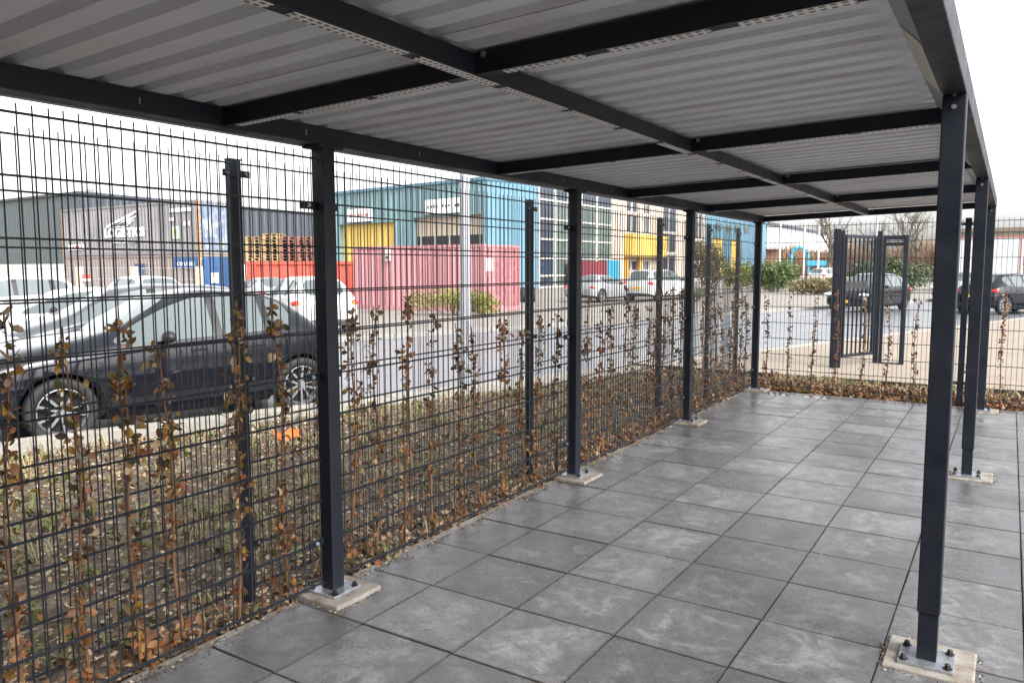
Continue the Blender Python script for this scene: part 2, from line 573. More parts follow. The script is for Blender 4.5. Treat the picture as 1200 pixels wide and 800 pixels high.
g = MB()
g.add([(-900, -300, -0.22), (900, -300, -0.22), (900, 1500, -0.22), (-900, 1500, -0.22)], [(0, 1, 2, 3)])
structure(g.build("ground", YARD), "flat grey ground reaching to the horizon")
# road
g = MB()
g.add([kpt(-40, -0.05, ROADZ), kpt(170, -0.05, ROADZ), kpt(170, RW + .05, ROADZ), kpt(-40, RW + .05, ROADZ)], [(0, 1, 2, 3)])
structure(g.build("road", ASPH), "wet grey asphalt road")
# yard beyond the road (solid slab with a kerb)
g = MB()
a = [kpt(-60, RW + .15), kpt(200, RW + .15), Vector((-120, 190, 0)), Vector((-160, -50, 0))]
g.add([(p.x, p.y, YARDZ) for p in a] + [(p.x, p.y, -0.21) for p in a],
      [(0, 1, 2, 3), (0, 4, 5, 1), (1, 5, 6, 2), (2, 6, 7, 3), (3, 7, 4, 0)])
structure(g.build("yard", YARD), "pale paved yard beyond the road")
# tan paving in front of the gate, right of the road edge
g = MB()
a = [kpt(9.6, -0.2), kpt(140, -0.2), Vector((60, 130, 0)), Vector((60, 9.12, 0)), Vector((-2.0, 9.12, 0))]
g.add([(p.x, p.y, -0.012) for p in a] + [(p.x, p.y, -0.21) for p in a],
      [(4, 3, 2, 1, 0)] + [(i, (i + 1) % 5, (i + 1) % 5 + 5, i + 5) for i in range(5)])
structure(g.build("pavement", PAVE), "tan brick pavement behind the fence")
g = MB()
a = [Vector((5.9, -6, 0)), Vector((40, -6, 0)), Vector((40, 9.1, 0)), Vector((5.9, 9.1, 0))]
g.add([(p.x, p.y, -0.012) for p in a] + [(p.x, p.y, -0.21) for p in a],
      [(0, 1, 2, 3)] + [(i, i + 4, (i + 1) % 4 + 4, (i + 1) % 4) for i in range(4)])
structure(g.build("pavement", PAVE), "tan brick pavement right of the tiles")

# kerbs made of single stones
kr = bpy.data.objects.new("kerb", None)
COL.objects.link(kr)
structure(kr, "pale concrete kerb between road and planting bed")
stone = MB()
stone.box(-0.494, 0.494, -0.075, 0.075, -0.20, 0.0, 0.012)
stone_me = stone.mesh("kerb_stone", KERB)
slab = MB()
slab.box(-0.246, 0.246, -0.22, 0.22, -0.10, -0.004, 0.006)
slab_me = slab.mesh("edging_slab", KERB)
ra = math.atan2(RD.y, RD.x)
for i in range(-8, 52):
    p = kpt(i + .5, -0.09)
    inst("kerb_stone", stone_me, kr, (p.x, p.y, rnd.uniform(-.003, .003)), rot=(0, 0, ra + rnd.uniform(-.004, .004)))
for i in range(-10, 21):
    p = kpt(i * .5 + .25, -0.40)
    inst("edging_slab", slab_me, kr, (p.x, p.y, rnd.uniform(-.004, .003)), rot=(0, 0, ra + rnd.uniform(-.006, .006)))
kf = bpy.data.objects.new("kerb", None)
COL.objects.link(kf)
structure(kf, "grey kerb along the far side of the road")
KERBG = mat("grey_kerb", (0.22, 0.215, 0.205), 0.85, 0, 0.16, 6, 0.2, 80, orand=0.08)
stone2 = MB()
stone2.box(-0.494, 0.494, -0.1, 0.1, -0.20, 0.0, 0.015)
stone2_me = stone2.mesh("kerb_stone", KERBG)
for i in range(2, 62):
    if 15 < i < 20:
        continue
    p = kpt(i + .5, RW + .12)
    inst("kerb_stone", stone2_me, kf, (p.x, p.y, -.045 + rnd.uniform(-.003, .003)), rot=(0, 0, ra))

# planting bed: a displaced sheet
def bed_z(x, y):
    n = mnoise.noise(Vector((x * 2.3, y * 2.3, 0))) * .022 + mnoise.noise(Vector((x * 9, y * 9, 3))) * .014
    return -0.025 + n


def bed_patch(name, fx0, fx1, y0, y1, nx, ny, mt):
    vs, fs = [], []
    for j in range(ny + 1):
        y = y0 + (y1 - y0) * j / ny
        for i in range(nx + 1):
            x = fx0(y) + (fx1(y) - fx0(y)) * i / nx
            z = bed_z(x, y)
            if i in (0, nx) or j in (0, ny):
                z = -0.05
            vs.append((x, y, z))
    for j in range(ny):
        for i in range(nx):
            k = j * (nx + 1) + i
            fs.append((k, k + 1, k + nx + 2, k + nx + 1))
    b = MB()
    b.add(vs, fs)
    return b.build(name, mt, smooth=True)


def bed_left(y):
    return K0.x + .6437 + (RD.x / RD.y) * y


structure(bed_patch("planting_bed", bed_left, lambda y: 0.06, -6, 9.05, 60, 150, SOIL), "brown planting bed with leaf litter")
structure(bed_patch("planting_bed", lambda y: 0.061, lambda y: 5.85, 7.60, 9.05, 70, 24, SOIL), "planting bed strip behind the tiles")
# thin dark edging along the back of the bed
g = MB()
g.box(-2.2, 5.85, 9.06, 9.11, -0.15, 0.025)
structure(g.build("bed_edging", TRIM), "low dark edging board at the back of the bed")

# concrete edging strip under the inner fence, and joint sand under the tiles
g = MB()
g.box(-0.01, 5.88, -3.2, 7.585, -0.15, -0.028)
structure(g.build("joint_sand", SUBBASE), "dark sand between the paving tiles")
eb = bpy.data.objects.new("edging_strip", None)
COL.objects.link(eb)
structure(eb, "narrow concrete edging strip along the wire fence")
e_me = MB().box(-0.03, 0.03, -0.494, 0.494, -0.13, 0.0, 0.006).mesh("edging_block", EDGING)
for i in range(11):
    inst("edging_block", e_me, eb, (0.062 + rnd.uniform(-.004, .004), -3.2 + i + .5, -0.008 + rnd.uniform(-.004, .003)))

tiles = bpy.data.objects.new("tiled_floor", None)
COL.objects.link(tiles)
structure(tiles, "square dark grey concrete tiles under the shelter")
TS = 0.494


def tile_mesh(x0, x1, y0, y1):
    b = MB()
    b.box(x0, x1, y0, y1, -0.045, 0.0, 0.0045)
    return b.mesh("tile", TILE)


gp, gx = 0.0032, 0.0019
t_full = tile_mesh(-TS / 2 + gx, TS / 2 - gx, -TS / 2 + gp, TS / 2 - gp)
t_left = tile_mesh(-TS / 2 + 0.100, TS / 2 - gx, -TS / 2 + gp, TS / 2 - gp)
t_back = tile_mesh(-TS / 2 + gx, TS / 2 - gx, -TS / 2 + gp, -TS / 2 + .17)
t_bl = tile_mesh(-TS / 2 + 0.100, TS / 2 - gx, -TS / 2 + gp, -TS / 2 + .17)
for i in range(0, 12):
    for j in range(-6, 16):
        if j < -5 and i < 2:
            pass
        me = (t_bl if i == 0 else t_back) if j == 15 else (t_left if i == 0 else t_full)
        if i == 0 and j < -2:
            pass
        inst("tile", me, tiles, (i * TS + TS / 2 + rnd.uniform(-.0008, .0008), j * TS + TS / 2 + rnd.uniform(-.0008, .0008), rnd.uniform(-.0016, .0016)),
             rot=(rnd.uniform(-.004, .004), rnd.uniform(-.004, .004), rnd.uniform(-.003, .003)))

# ------------------------------------------------------------------ the shelter
ZL = 2.125
SL = 0.031


def zr(x):
    return ZL + SL * (x - .147)


shelter = thing("bike_shelter", "open anthracite steel shelter with corrugated roof over the grey tiles", "shelter", (1.39, 2.5, 0))
SO = Vector((1.39, 2.5, 0))
PLX, PLY = 0.147, (-2.30, 0.165, 2.63, 5.06, 7.53)
PRX, PRY = 2.634, (0.955, 4.22, 7.35)

# footing pads stand in the floor: things of their own
def footing(x, y, hx, hy, h, lab):
    b = MB()
    b.box(-hx, hx, -hy, hy, -0.02, h, 0.006)
    o = b.build("concrete_footing", PAD, loc=(x, y, 0))
    tag(o, lab, "footing", "concrete footings under the shelter posts")


LN = ["", "nearest", "second", "third", "farthest"]
for k, y in enumerate(PLY):
    if k:
        footing(PLX + .015, y + .01, .15, .15, .021, f"square concrete footing under the {LN[k]} left shelter post")
for k, y in enumerate(PRY):
    footing(PRX + .01, y + .02, .158, .15, .012, f"concrete footing under the {['nearest', 'middle', 'farthest'][k]} right shelter post")


def post(x, y, ztop, hbase, sleeve, clips):
    b = MB(SO)
    if sleeve:
        b.box(x - .0345, x + .0345, y - .0345, y + .0345, hbase + .012, .235)
        b.box(x - .040, x + .040, y - .040, y + .040, .215, ztop, .004)
    else:
        b.box(x - .0375, x + .0375, y - .0375, y + .0375, hbase + .012, ztop, .004)
    p = b.build("post", ANTH, shelter)
    q = MB(SO)
    q.box(x - .098, x + .098, y - .09, y + .09, hbase + .0005, hbase + .0125, .002)
    q.build("base_plate", GALV, p)
    for sx in (-1, 1):
        for sy in (-1, 1):
            q = MB(SO)
            cx, cy = x + sx * .077, y + sy * .066
            q.cyl((cx, cy, hbase + .0145), (0, 0, 1), .017, .004, 12)
            q.cyl((cx, cy, hbase + .023), (0, 0, 1), .0115, .015, 6)
            q.blob((cx, cy, hbase + .030), .010, .010, .004, 8, 4)
            q.build("bolt", BOLT, p, smooth=False)
    if clips:
        for z in (.27, 1.065, 1.855):
            q = MB(SO)
            q.box(x - .021, x - .015, y - .13, y + .10, z - .018, z + .018)
            q.build("clip_bar", ANTH, p)
            for dy in (-.085, .068):
                q = MB(SO)
                q.cyl((x - .011, y + dy, z), (1, 0, 0), .010, .008, 10)
                q.cyl((x - .005, y + dy, z), (1, 0, 0), .006, .010, 6)
                q.build("clip_bolt", GALV, p)
    return p


for k, y in enumerate(PLY):
    post(PLX, y, ZL - .001, .021 if k else 0.0, False, k > 0)
    b = MB(SO)       # small head plate between post and beam
    b.box(PLX - .055, PLX + .055, y - .075, y + .075, ZL - .014, ZL - .0005)
    b.build("head_plate", ANTH, shelter)
for y in PRY:
    post(PRX, y, zr(PRX) - .001, .012, True, False)

YB0, YB1 = -2.62, 7.60
b = MB(SO)
b.box(PLX - .045, PLX + .048, YB0, YB1, ZL, ZL + .078, .004)
lb = b.build("eaves_beam", ANTH, shelter)
for k in range(13):     # fixing screws along the beam
    q = MB(SO)
    q.box(PLX + .048, PLX + .051, YB0 + .3 + k * .78, YB0 + .304 + k * .78, ZL + .028, ZL + .05)
    q.build("screw", GALV, lb)
# galvanised lip under the outer edge of the eaves beam
b = MB(SO)
b.box(PLX - .066, PLX - .046, YB0, YB1, ZL - .004, ZL + .11)
b.build("eaves_trim", GALVPOST, shelter)
zb = zr(PRX)
b = MB(SO)
b.box(PRX - .040, PRX + .040, YB0, YB1, zb, zb + .10, .004)
rb = b.build("gutter_beam", ANTH, shelter)
# folded flashing along the inner side of the gutter beam
b = MB(SO)
b.add([(PRX - .041, YB0, zb + .012), (PRX - .041, YB1, zb + .012), (PRX - .105, YB1, zb + .075), (PRX - .105, YB0, zb + .075),
       (PRX - .041, YB0, zb + .018), (PRX - .041, YB1, zb + .018), (PRX - .105, YB1, zb + .081), (PRX - .105, YB0, zb + .081)],
      [(0, 1, 2, 3), (7, 6, 5, 4), (0, 4, 5, 1), (2, 6, 7, 3), (0, 3, 7, 4), (1, 5, 6, 2)])
b.build("flashing", GALVPOST, shelter)
for (y0, y1) in ((.16, .915), (3.2, 4.18)):  # cream overlays painting the sky-lit stretches of the flashing
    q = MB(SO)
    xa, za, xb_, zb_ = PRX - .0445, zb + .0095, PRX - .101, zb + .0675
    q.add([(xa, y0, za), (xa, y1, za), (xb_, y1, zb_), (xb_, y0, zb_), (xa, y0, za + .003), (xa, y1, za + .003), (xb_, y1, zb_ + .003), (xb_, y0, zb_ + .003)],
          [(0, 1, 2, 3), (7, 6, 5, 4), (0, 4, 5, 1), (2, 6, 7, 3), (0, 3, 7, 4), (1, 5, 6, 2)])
    q.build("skylit_patch", CREAM_SKYLIT, rb)
for y in PRY:
    for dz in (.03, .075):
        q = MB(SO)
        q.cyl((PRX, y - .041, zb - .045 + dz - .03), (0, 1, 0), .009, .006, 10)
        q.build("bolt", GALV, rb)
# ridge (centre) beam
CX = 1.39
zc = zr(CX)
b = MB(SO)
b.box(CX - .024, CX + .024, YB0, YB1 - .045, zc, zc + .066, .003)
cb = b.build("centre_beam", ANTH, shelter)


def strips(parent, c, axis, length, n, width=.04):
    """perforated galvanised strips under a beam"""
    seg = length / n
    for k in range(n):
        l2 = (seg - rnd.uniform(.03, .09)) / 2
        m = MB().box(-l2, l2, -width / 2, width / 2, -.0025, -.0005).mesh("perforated_strip", PERF)
        off = -length / 2 + seg * (k + .5)
        if axis == 'y':
            inst("perforated_strip", m, parent, Vector((c[0], c[1] + off, c[2])) - SO, rot=(0, 0, rad(90)))
        else:
            inst("perforated_strip", m, parent, Vector((c[0] + off, c[1], c[2] + SL * off)) - SO, rot=(0, -math.atan(SL), 0))


strips(cb, (CX, (YB0 + YB1) / 2, zc), 'y', YB1 - YB0 - .2, 22)
CY = (-2.33, -0.385, 1.56, 3.48, 5.40, 7.56)
ang = math.atan(SL)
for y in CY:
    for (x0, x1, n) in ((PLX + .0485, CX - .0245, 3), (CX + .0245, PRX - .0405, 3)):
        b = MB(SO)
        xm = (x0 + x1) / 2
        b.obox((xm, y, zr(xm) + .036), (math.cos(ang), 0, math.sin(ang)), (0, 1, 0), (-math.sin(ang), 0, math.cos(ang)), (x1 - x0) / 2, .022, .034)
        xb = b.build("cross_beam", ANTH, shelter)
        if n and y < 7:
            strips(xb, (xm, y, zr(xm) + .001), 'x', (x1 - x0) - .1, n, .036)
        q = MB(SO)
        q.cyl((x0 + .03 if x0 > 1 else x1 - .03, y - .0235, zr(xm) + .04), (0, 1, 0), .010, .006, 10)
        q.build("bolt", GALV, xb)
# corrugated sheets, seven ribs each
PT = 0.1455
XS0, XS1 = 0.085, 2.575


def sheet(y0, n):
    prof = []
    for k in range(n):
        y = y0 + k * PT
        prof += [(y, 0.0), (y + .080, 0.0), (y + .092, .044), (y + .124, .044)]
    prof += [(y0 + n * PT, 0.0), (y0 + n * PT + .075, 0.0)]
    b = MB(SO)
    zt = .0785 + .0022 * (int(round((y0 - YB0) / PT / 7)) % 2)
    vs, fs = [], []
    for (x, dz) in ((XS0, 0), (XS1, 0)):
        for (y, z) in prof:
            vs.append((x, y, zr(x) + zt + z))
    for (x, dz) in ((XS0, 0), (XS1, 0)):
        for (y, z) in prof:
            vs.append((x, y, zr(x) + zt + z + .0012))
    m = len(prof)
    for i in range(m - 1):
        fs.append((i, i + 1, m + i + 1, m + i))
        fs.append((2 * m + i, 3 * m + i, 3 * m + i + 1, 2 * m + i + 1))
    b.add(vs, fs)
    return b.build("roof_sheet", SHEET, shelter)


y = YB0 + .01
while y < YB1 - .1:
    n = min(7, int((YB1 + .05 - y) / PT))
    if n < 1:
        break
    sheet(y, n)
    y += n * PT

# ------------------------------------------------------------------ wire mesh fences
VW = {}


def wire_v(h):
    if h not in VW:
        VW[h] = MB().tube([(0, 0, 0), (0, 0, h)], .0027, 6).mesh("vertical_wire", WIRE)
    return VW[h]


HW = {}


def wire_h(l):
    k = round(l, 3)
    if k not in HW:
        HW[k] = MB().tube([(0, 0, 0), (k, 0, 0)], .0036, 6).mesh("horizontal_wire", WIRE)
    return HW[k]


def mesh_panel(p0, p1, z0, n, lab, group, step=.2, coarse=1):
    """double-wire mesh panel from p0 to p1; lowest wire at z0"""
    p0, p1 = Vector((p0[0], p0[1], 0)), Vector((p1[0], p1[1], 0))
    d = p1 - p0
    l = d.length
    a = math.atan2(d.y, d.x)
    t = thing("mesh_panel", lab, "fence panel", p0, a, group)
    H = (n - 1) * step
    for k in range(n):
        for s in (-1, 1):
            inst("horizontal_wire", wire_h(l), t, (0, s * .0066, z0 + k * step))
    m = int(l / .05)
    o = (l - m * .05) / 2
    for k in range(m + 1):
        inst("vertical_wire", wire_v(round(H + .045, 3)), t, (o + k * .05 + rnd.uniform(-.0006, .0006), 0, z0 - .015), rot=(rnd.uniform(-.0012, .0012), rnd.uniform(-.0012, .0012), 0))
    return t


FX = 0.128
GI = "wire mesh panels along the tiles"
names = ["left of the nearest left shelter post, front row", "between the nearest and second left shelter posts, front row",
         "between the second and third left shelter posts, front row", "between the third and farthest left shelter posts, front row"]
for k in range(4):
    mesh_panel((FX, PLY[k] + .045), (FX, PLY[k + 1] - .045), .068, 11, "dark wire mesh panel " + names[k], GI)
OX = -0.17
OYS = (-2.55, -0.07, 2.55, 5.10, 6.62, 7.80)
GO = "wire mesh panels behind the hedge"
names = ["left of the first slim fence post, behind the hedge plants", "between the first and second slim fence posts behind the hedge plants",
         "between the second and third slim fence posts behind the hedge plants",
         "between the third and fourth slim fence posts, rear row", "nearest the far corner, rear row"]
for k in range(5):
    mesh_panel((OX, OYS[k] + .03), (OX, OYS[k + 1] - .03), .046, 11, "dark wire mesh panel " + names[k], GO)
BY = 7.66
mesh_panel((.19, BY), (2.385, BY), .068, 11, "dark wire mesh panel across the far end of the tiles", "wire mesh panels across the far end")
mesh_panel((2.445, BY), (4.90, BY), .068, 11, "dark wire mesh panel at the far end, right of the slim end post", "wire mesh panels across the far end")


def fence_post(x, y, h, lab, rot=0.0):
    t = thing("fence_post", lab, "fence post", (x, y, 0), rot, "slim dark posts of the mesh fence")
    b = MB()
    b.box(-.02, .02, -.03, .03, -.1, h, .003)
    b.build("post_tube", ANTH, t)
    b = MB()
    b.box(-.022, .022, -.032, .032, h, h + .008, .002)
    b.build("cap", TRIM, t)
    for z in (.25, 1.05, h - .06):
        b = MB()
        b.box(.0205, .0255, -.075, .075, z - .016, z + .016, .002)
        c = b.build("clip_bar", ANTH, t)
        for s in (-1, 1):
            q = MB()
            q.cyl((.029, s * .052, z), (1, 0, 0), .008, .008, 8)
            q.build("clip_bolt", GALV, c)
    return t


for (y, lab) in ((-0.07, "slim dark fence post left of the nearest shelter post"), (2.55, "slim dark fence post left of the second left shelter post"),
                 (5.10, "slim dark fence post left of the third left shelter post"), (6.62, "slim fence post right of the third left shelter post"),
                 (7.80, "slim corner fence post left of the farthest left shelter post")):
    fence_post(OX - .02, y, 2.06, lab)
fence_post(2.415, BY + .02, 2.10, "slim fence post at the far end beside the right shelter posts", rad(-90))
fence_post(4.93, BY + .02, 2.10, "slim fence post at the right end of the far fence", rad(-90))

# gate in the far fence: two thick posts, an open leaf of bars, a portal frame
gate = thing("barred_gate", "open anthracite gate with upright bars and thick posts beyond the far hedge", "gate", (0.58, 10.55, 0))
GA = Vector((0.58, 10.55, 0))
GB = Vector((1.02, 11.52, 0))
b = MB(GA)
b.box(.50, .60, 10.50, 10.60, -.02, 2.15, .004)
b.build("gate_post", ANTH, gate)
b = MB(GA)
b.box(.61, .65, 10.53, 10.59, -.02, 2.12, .003)
b.build("gate_post", ANTH, gate)
gd = (GB - GA)
gd.normalize()
gn = Vector((-gd.y, gd.x, 0))
LA = GA + gd * .14
LBn = (GB - GA).length - .10
b = MB(GA)
for z in (.16, 2.04):
    c = GA + gd * ((.14 + LBn) / 2)
    b.obox((c.x, c.y, z), gd, gn, (0, 0, 1), (LBn - .14) / 2, .02, .025)
for s in (.16, LBn - .02):
    c = GA + gd * s
    b.obox((c.x, c.y, 1.10), gd, gn, (0, 0, 1), .016, .0195, .915)
b.build("leaf_frame", ANTH, gate)
for k in range(6):
    c = GA + gd * (.29 + k * .112)
    b = MB(GA)
    b.obox((c.x, c.y, 1.10), gd, gn, (0, 0, 1), .010, .010, .92)
    b.build("bar", ANTH, gate)
b = MB(GA)
c = GA + gd * .45
b.obox((c.x, c.y, 1.28), gd, gn, (0, 0, 1), .28, .012, .06)
b.build("lock_box", TRIM, gate)
b = MB(GA)
b.box(.985, 1.060, 11.48, 11.56, -.02, 2.14, .004)
b.build("gate_post", ANTH, gate)
b = MB(GA)
b.box(1.07, 1.12, 11.49, 11.55, -.02, 2.07, .003)
b.box(1.375, 1.445, 11.48, 11.56, -.02, 2.07, .004)
b.box(1.12, 1.375, 11.49, 11.55, 2.0, 2.065)
b.box(1.12, 1.375, 11.49, 11.55, 1.90, 1.955)
b.build("portal_frame", ANTH, gate)
b = MB(GA)
b.cyl((1.25, 11.52, 1.978), (0, 1, 0), .025, .05, 12)
b.build("roller", GALV, gate)
b = MB(GA)
b.box(1.13, 1.37, 11.47, 11.57, -.012, .01)
b.build("floor_stop", TRIM, gate)

# lamp mast by the kerb
t = thing("lamp_mast", "pale galvanised lamp mast standing between the bed and the road", "lamp post", (-3.41, 6.16, 0))
b = MB()
b.tube([(0, 0, -.05), (0, 0, 1.2)], [.080, .078], 12)
b.tube([(0, 0, 1.2), (0, 0, 6.0)], [.072, .062], 12)
b.build("mast", GALVPOST, t, smooth=False)
b = MB()
b.box(.045, .09, -.05, .05, .35, .85, .004)
b.build("hatch", GALVPOST, t)
b = MB()
b.tube([(0, 0, 5.98), (-.35, 0, 6.2), (-1.1, 0, 6.28)], .03, 8)
b.build("arm", GALVPOST, t)
b = MB()
b.box(-1.75, -1.05, -.1, .1, 6.24, 6.34, .02)
b.build("lamp_head", GREYCL, t)

# ------------------------------------------------------------------ hedge plants, leaves, litter
LMATS = [LEAF1, LEAF2, LEAF3, LEAF4, LEAF5, LEAF6]


def leaf_faces(size, curl):
    """one curled leaf: 3 x 2 grid with a pointed tip (8 triangles)"""
    l, wd = size, size * .72
    pts = []
    for (u, ww) in ((0, .04), (.33, .46), (.70, .40), (1.0, .03)):
        z = curl * l * (u * u - .3 * u)
        for s in (-1, 0, 1):
            pts.append((u * l, s * ww * wd, z + abs(s) * ww * wd * .45 * (1 if curl > 0 else -.6)))
    fs = []
    for i in range(3):
        for k in range(2):
            a = i * 3 + k
            fs.append((a, a + 1, a + 4, a + 3))
    return pts, fs


LEAF_ME = {}
for mi, m in enumerate(LMATS):
    for v in range(2):
        p, f = leaf_faces(.052, .5 - v * .9)
        LEAF_ME[(mi, v)] = MB().add(p, f).mesh("leaf", m, True)


def pick_leaf(z, near):
    r = rnd.random()
    if near and z > .75:
        w = (.28, .04, .32, .20, .10, .06)
    elif near:
        w = (.42, .16, .12, .10, .10, .10)
    else:
        w = (.44, .16, .10, .09, .08, .13)
    for i, q in enumerate(w):
        r -= q
        if r < 0:
            return i
    return 0


def rand_rot():
    return Matrix.Rotation(rnd.uniform(0, 6.28), 3, 'Z') @ Matrix.Rotation(rnd.uniform(-1.3, 1.3), 3, 'Y') @ Matrix.Rotation(rnd.uniform(-1.5, 1.5), 3, 'X')


def plant(x, y, h, lab, group, near=False, nleaf=46, red=False):
    z0 = bed_z(x, y) - .02
    t = thing("hedge_plant", lab, "hedge plant", (x, y, z0), 0, group)
    lx, ly = rnd.uniform(-.03, .03), rnd.uniform(-.035, .035)
    ph = rnd.uniform(0, 6)

    def stem(u):
        return Vector((lx * u + .012 * math.sin(ph + u * 7), ly * u + .014 * math.sin(ph * 1.7 + u * 9), u * h))
    b = MB()
    n = 12
    b.tube([stem(i / n) for i in range(n + 1)], [.0085 - .0052 * i / n for i in range(n + 1)], 6)
    anchors = []
    for i in range(n + 1):
        anchors.append(stem(i / n))
    for k in range(rnd.randint(9, 14)):
        u = rnd.uniform(.08, .97)
        p = stem(u)
        a = rnd.uniform(0, 6.28)
        l = rnd.uniform(.025, .07) * (1.15 - .4 * u)
        q = p + Vector((math.cos(a) * l * .7, math.sin(a) * l, l * rnd.uniform(.3, 1.1)))
        mid = (p + q) / 2 + Vector((0, 0, -.01))
        b.tube([p, mid, q], [.0035, .0028, .0014], 4)
        anchors += [q, mid, q]
    b.build("stem", BARK, t, smooth=True)
    lb = MB()
    pts = []
    nu = max(7, nleaf // 8)
    nodes = []
    for k in range(nu):
        u = min(.99, (k + rnd.random()) / nu)
        nodes += [stem(u) + Vector((rnd.gauss(0, .009), rnd.gauss(0, .014), 0))] * rnd.choice((1, 1, 2, 3))
    nodes += [rnd.choice(anchors[13:]) for _ in range(max(3, nleaf // 22))]
    sp = .012 if near else .010
    for c in range(nleaf):
        p = rnd.choice(nodes) + Vector((rnd.gauss(0, sp), rnd.gauss(0, sp * 1.25), rnd.gauss(0, .024)))
        if p.z < .03:
            p.z = .03 + rnd.random() * .06
        pts.append(p)
    for p in pts:
        s = rnd.uniform(.42, .95) if near else rnd.uniform(.42, .85)
        mi = 1 if red and rnd.random() < .75 else pick_leaf(p.z, near)
        if near:
            inst("leaf", LEAF_ME[(mi, rnd.randint(0, 1))], t, p, rot=rand_rot().to_euler(), scale=(s, s, s))
        else:
            q, f = leaf_faces(.052 * s * 1.0, rnd.uniform(-.5, .6))
            m = rand_rot()
            lb.cur = mi
            lb.add([p + m @ Vector(v) for v in q], f)
    if not near:
        lb.build("leaves", LMATS, t, smooth=True, kind="stuff")
    return t


PG = "young hedge plants between the two mesh rows"
near_lab = ["foreground hedge plant with brown leaves at the very left edge",
            "foreground hedge plant with yellow tip leaves, second from the left edge",
            "foreground hedge plant with large olive leaves, third from the left edge",
            "foreground hedge plant with bright green tip, left of the first slim fence post",
            "foreground hedge plant just left of the first slim fence post",
            "foreground hedge plant between the first slim fence post and nearest shelter post"]
ys = [-1.45, -1.20, -.95, -.75, -.52, -.27, .01, .28, .50, .66, .89, 1.16, 1.45, 1.66, 1.92, 2.16, 2.40]
while ys[-1] < 7.5:
    ys.append(ys[-1] + .25 + rnd.uniform(-.03, .03))
cnt = {}
ORD = 'first second third fourth fifth sixth seventh eighth ninth tenth eleventh twelfth thirteenth fourteenth fifteenth sixteenth seventeenth eighteenth'.split()
for i, y in enumerate(ys):
    x = -.025 + rnd.uniform(-.03, .03)
    h = rnd.uniform(1.22, 1.46)
    if any(abs(y - o) < .04 for o in OYS[1:]) and i > 9:
        y += .06
    # the six nearest in view carry single leaves
    kk = i - 1
    red = abs(y - 3.30) < .13
    if 0 <= kk < 6:
        plant(x, y, h + .04, near_lab[kk], PG, True, 185)
    else:
        bay = max(k for k in range(4) if y > PLY[k] or k == 0)
        cnt[bay] = cnt.get(bay, 0) + 1
        where = ["beyond the left edge", "right of the nearest left shelter post", "right of the second left shelter post", "right of the third left shelter post"][bay]
        lab = f"{ORD[cnt[bay] - 1]} brown leaved hedge plant {where}"
        if red:
            lab = "hedge plant with bright red-orange leaves right of the second left shelter post"
            red_done = True
        plant(x, y, h, lab, PG, False, rnd.randint(135, 180), red)
x = .16
nb = 0
PB = "young hedge plants behind the far mesh"
while x < 4.9:
    yy = 8.05 + rnd.uniform(-.05, .05)
    if x > 2.3:
        yy -= .08
    plant(x, yy, rnd.uniform(1.18, 1.38), f"{ORD[nb]} brown leaved hedge plant behind the far mesh, counted from the left corner", PB, False, rnd.randint(120, 155))
    x += .30 + rnd.uniform(-.03, .03)
    nb += 1

# leaf litter, gravel, weeds on the bed (nobody could count them)
def bed_pts(n, dens=None):
    out = []
    while len(out) < n:
        if rnd.random() < .72:
            y = rnd.uniform(-3.2, 9.0)
            x = rnd.uniform(-5.2, .06)
            if x < bed_left(y) + .02:
                continue
        else:
            y = rnd.uniform(7.62, 9.03)
            x = rnd.uniform(0.06, 5.6)
        if dens and rnd.random() > dens(x, y):
            continue
        out.append((x, y))
    return out


lb = MB()
for (x, y) in bed_pts(24000, lambda x, y: .40 + .62 * math.exp(-min(abs(x), abs(y - 8.05)) / .35)):
    s = rnd.uniform(.018, .046)
    q, f = leaf_faces(s, rnd.uniform(-.6, .8))
    m = Matrix.Rotation(rnd.uniform(0, 6.28), 3, 'Z') @ Matrix.Rotation(rnd.gauss(0, .45), 3, 'Y') @ Matrix.Rotation(rnd.gauss(0, .45), 3, 'X')
    z = bed_z(x, y) + rnd.uniform(.002, .02)
    r = rnd.random()
    lb.cur = 4 if r < .30 else (0 if r < .58 else (1 if r < .70 else (5 if r < .86 else 2)))
    lb.add([Vector((x, y, z)) + m @ Vector(v) for v in q], f)
for (x, y) in bed_pts(8500, lambda x, y: 1.0 if (abs(x + .03) < .16 or (x > -.1 and abs(y - 8.0) < .38)) else 0.0):
    s = rnd.uniform(.030, .062)
    q, f = leaf_faces(s, rnd.uniform(-.8, .9))
    m = Matrix.Rotation(rnd.uniform(0, 6.28), 3, 'Z') @ Matrix.Rotation(rnd.gauss(0, .7), 3, 'Y') @ Matrix.Rotation(rnd.gauss(0, .7), 3, 'X')
    z = bed_z(x, y) + abs(rnd.gauss(0, .035))
    r = rnd.random()
    lb.cur = 0 if r < .40 else (1 if r < .62 else (5 if r < .92 else 4))
    lb.add([Vector((x, y, z)) + m @ Vector(v) for v in q], f)
lb.build("leaf_litter", LMATS, smooth=True, kind="stuff", label="fallen brown and pale leaves on the bed")

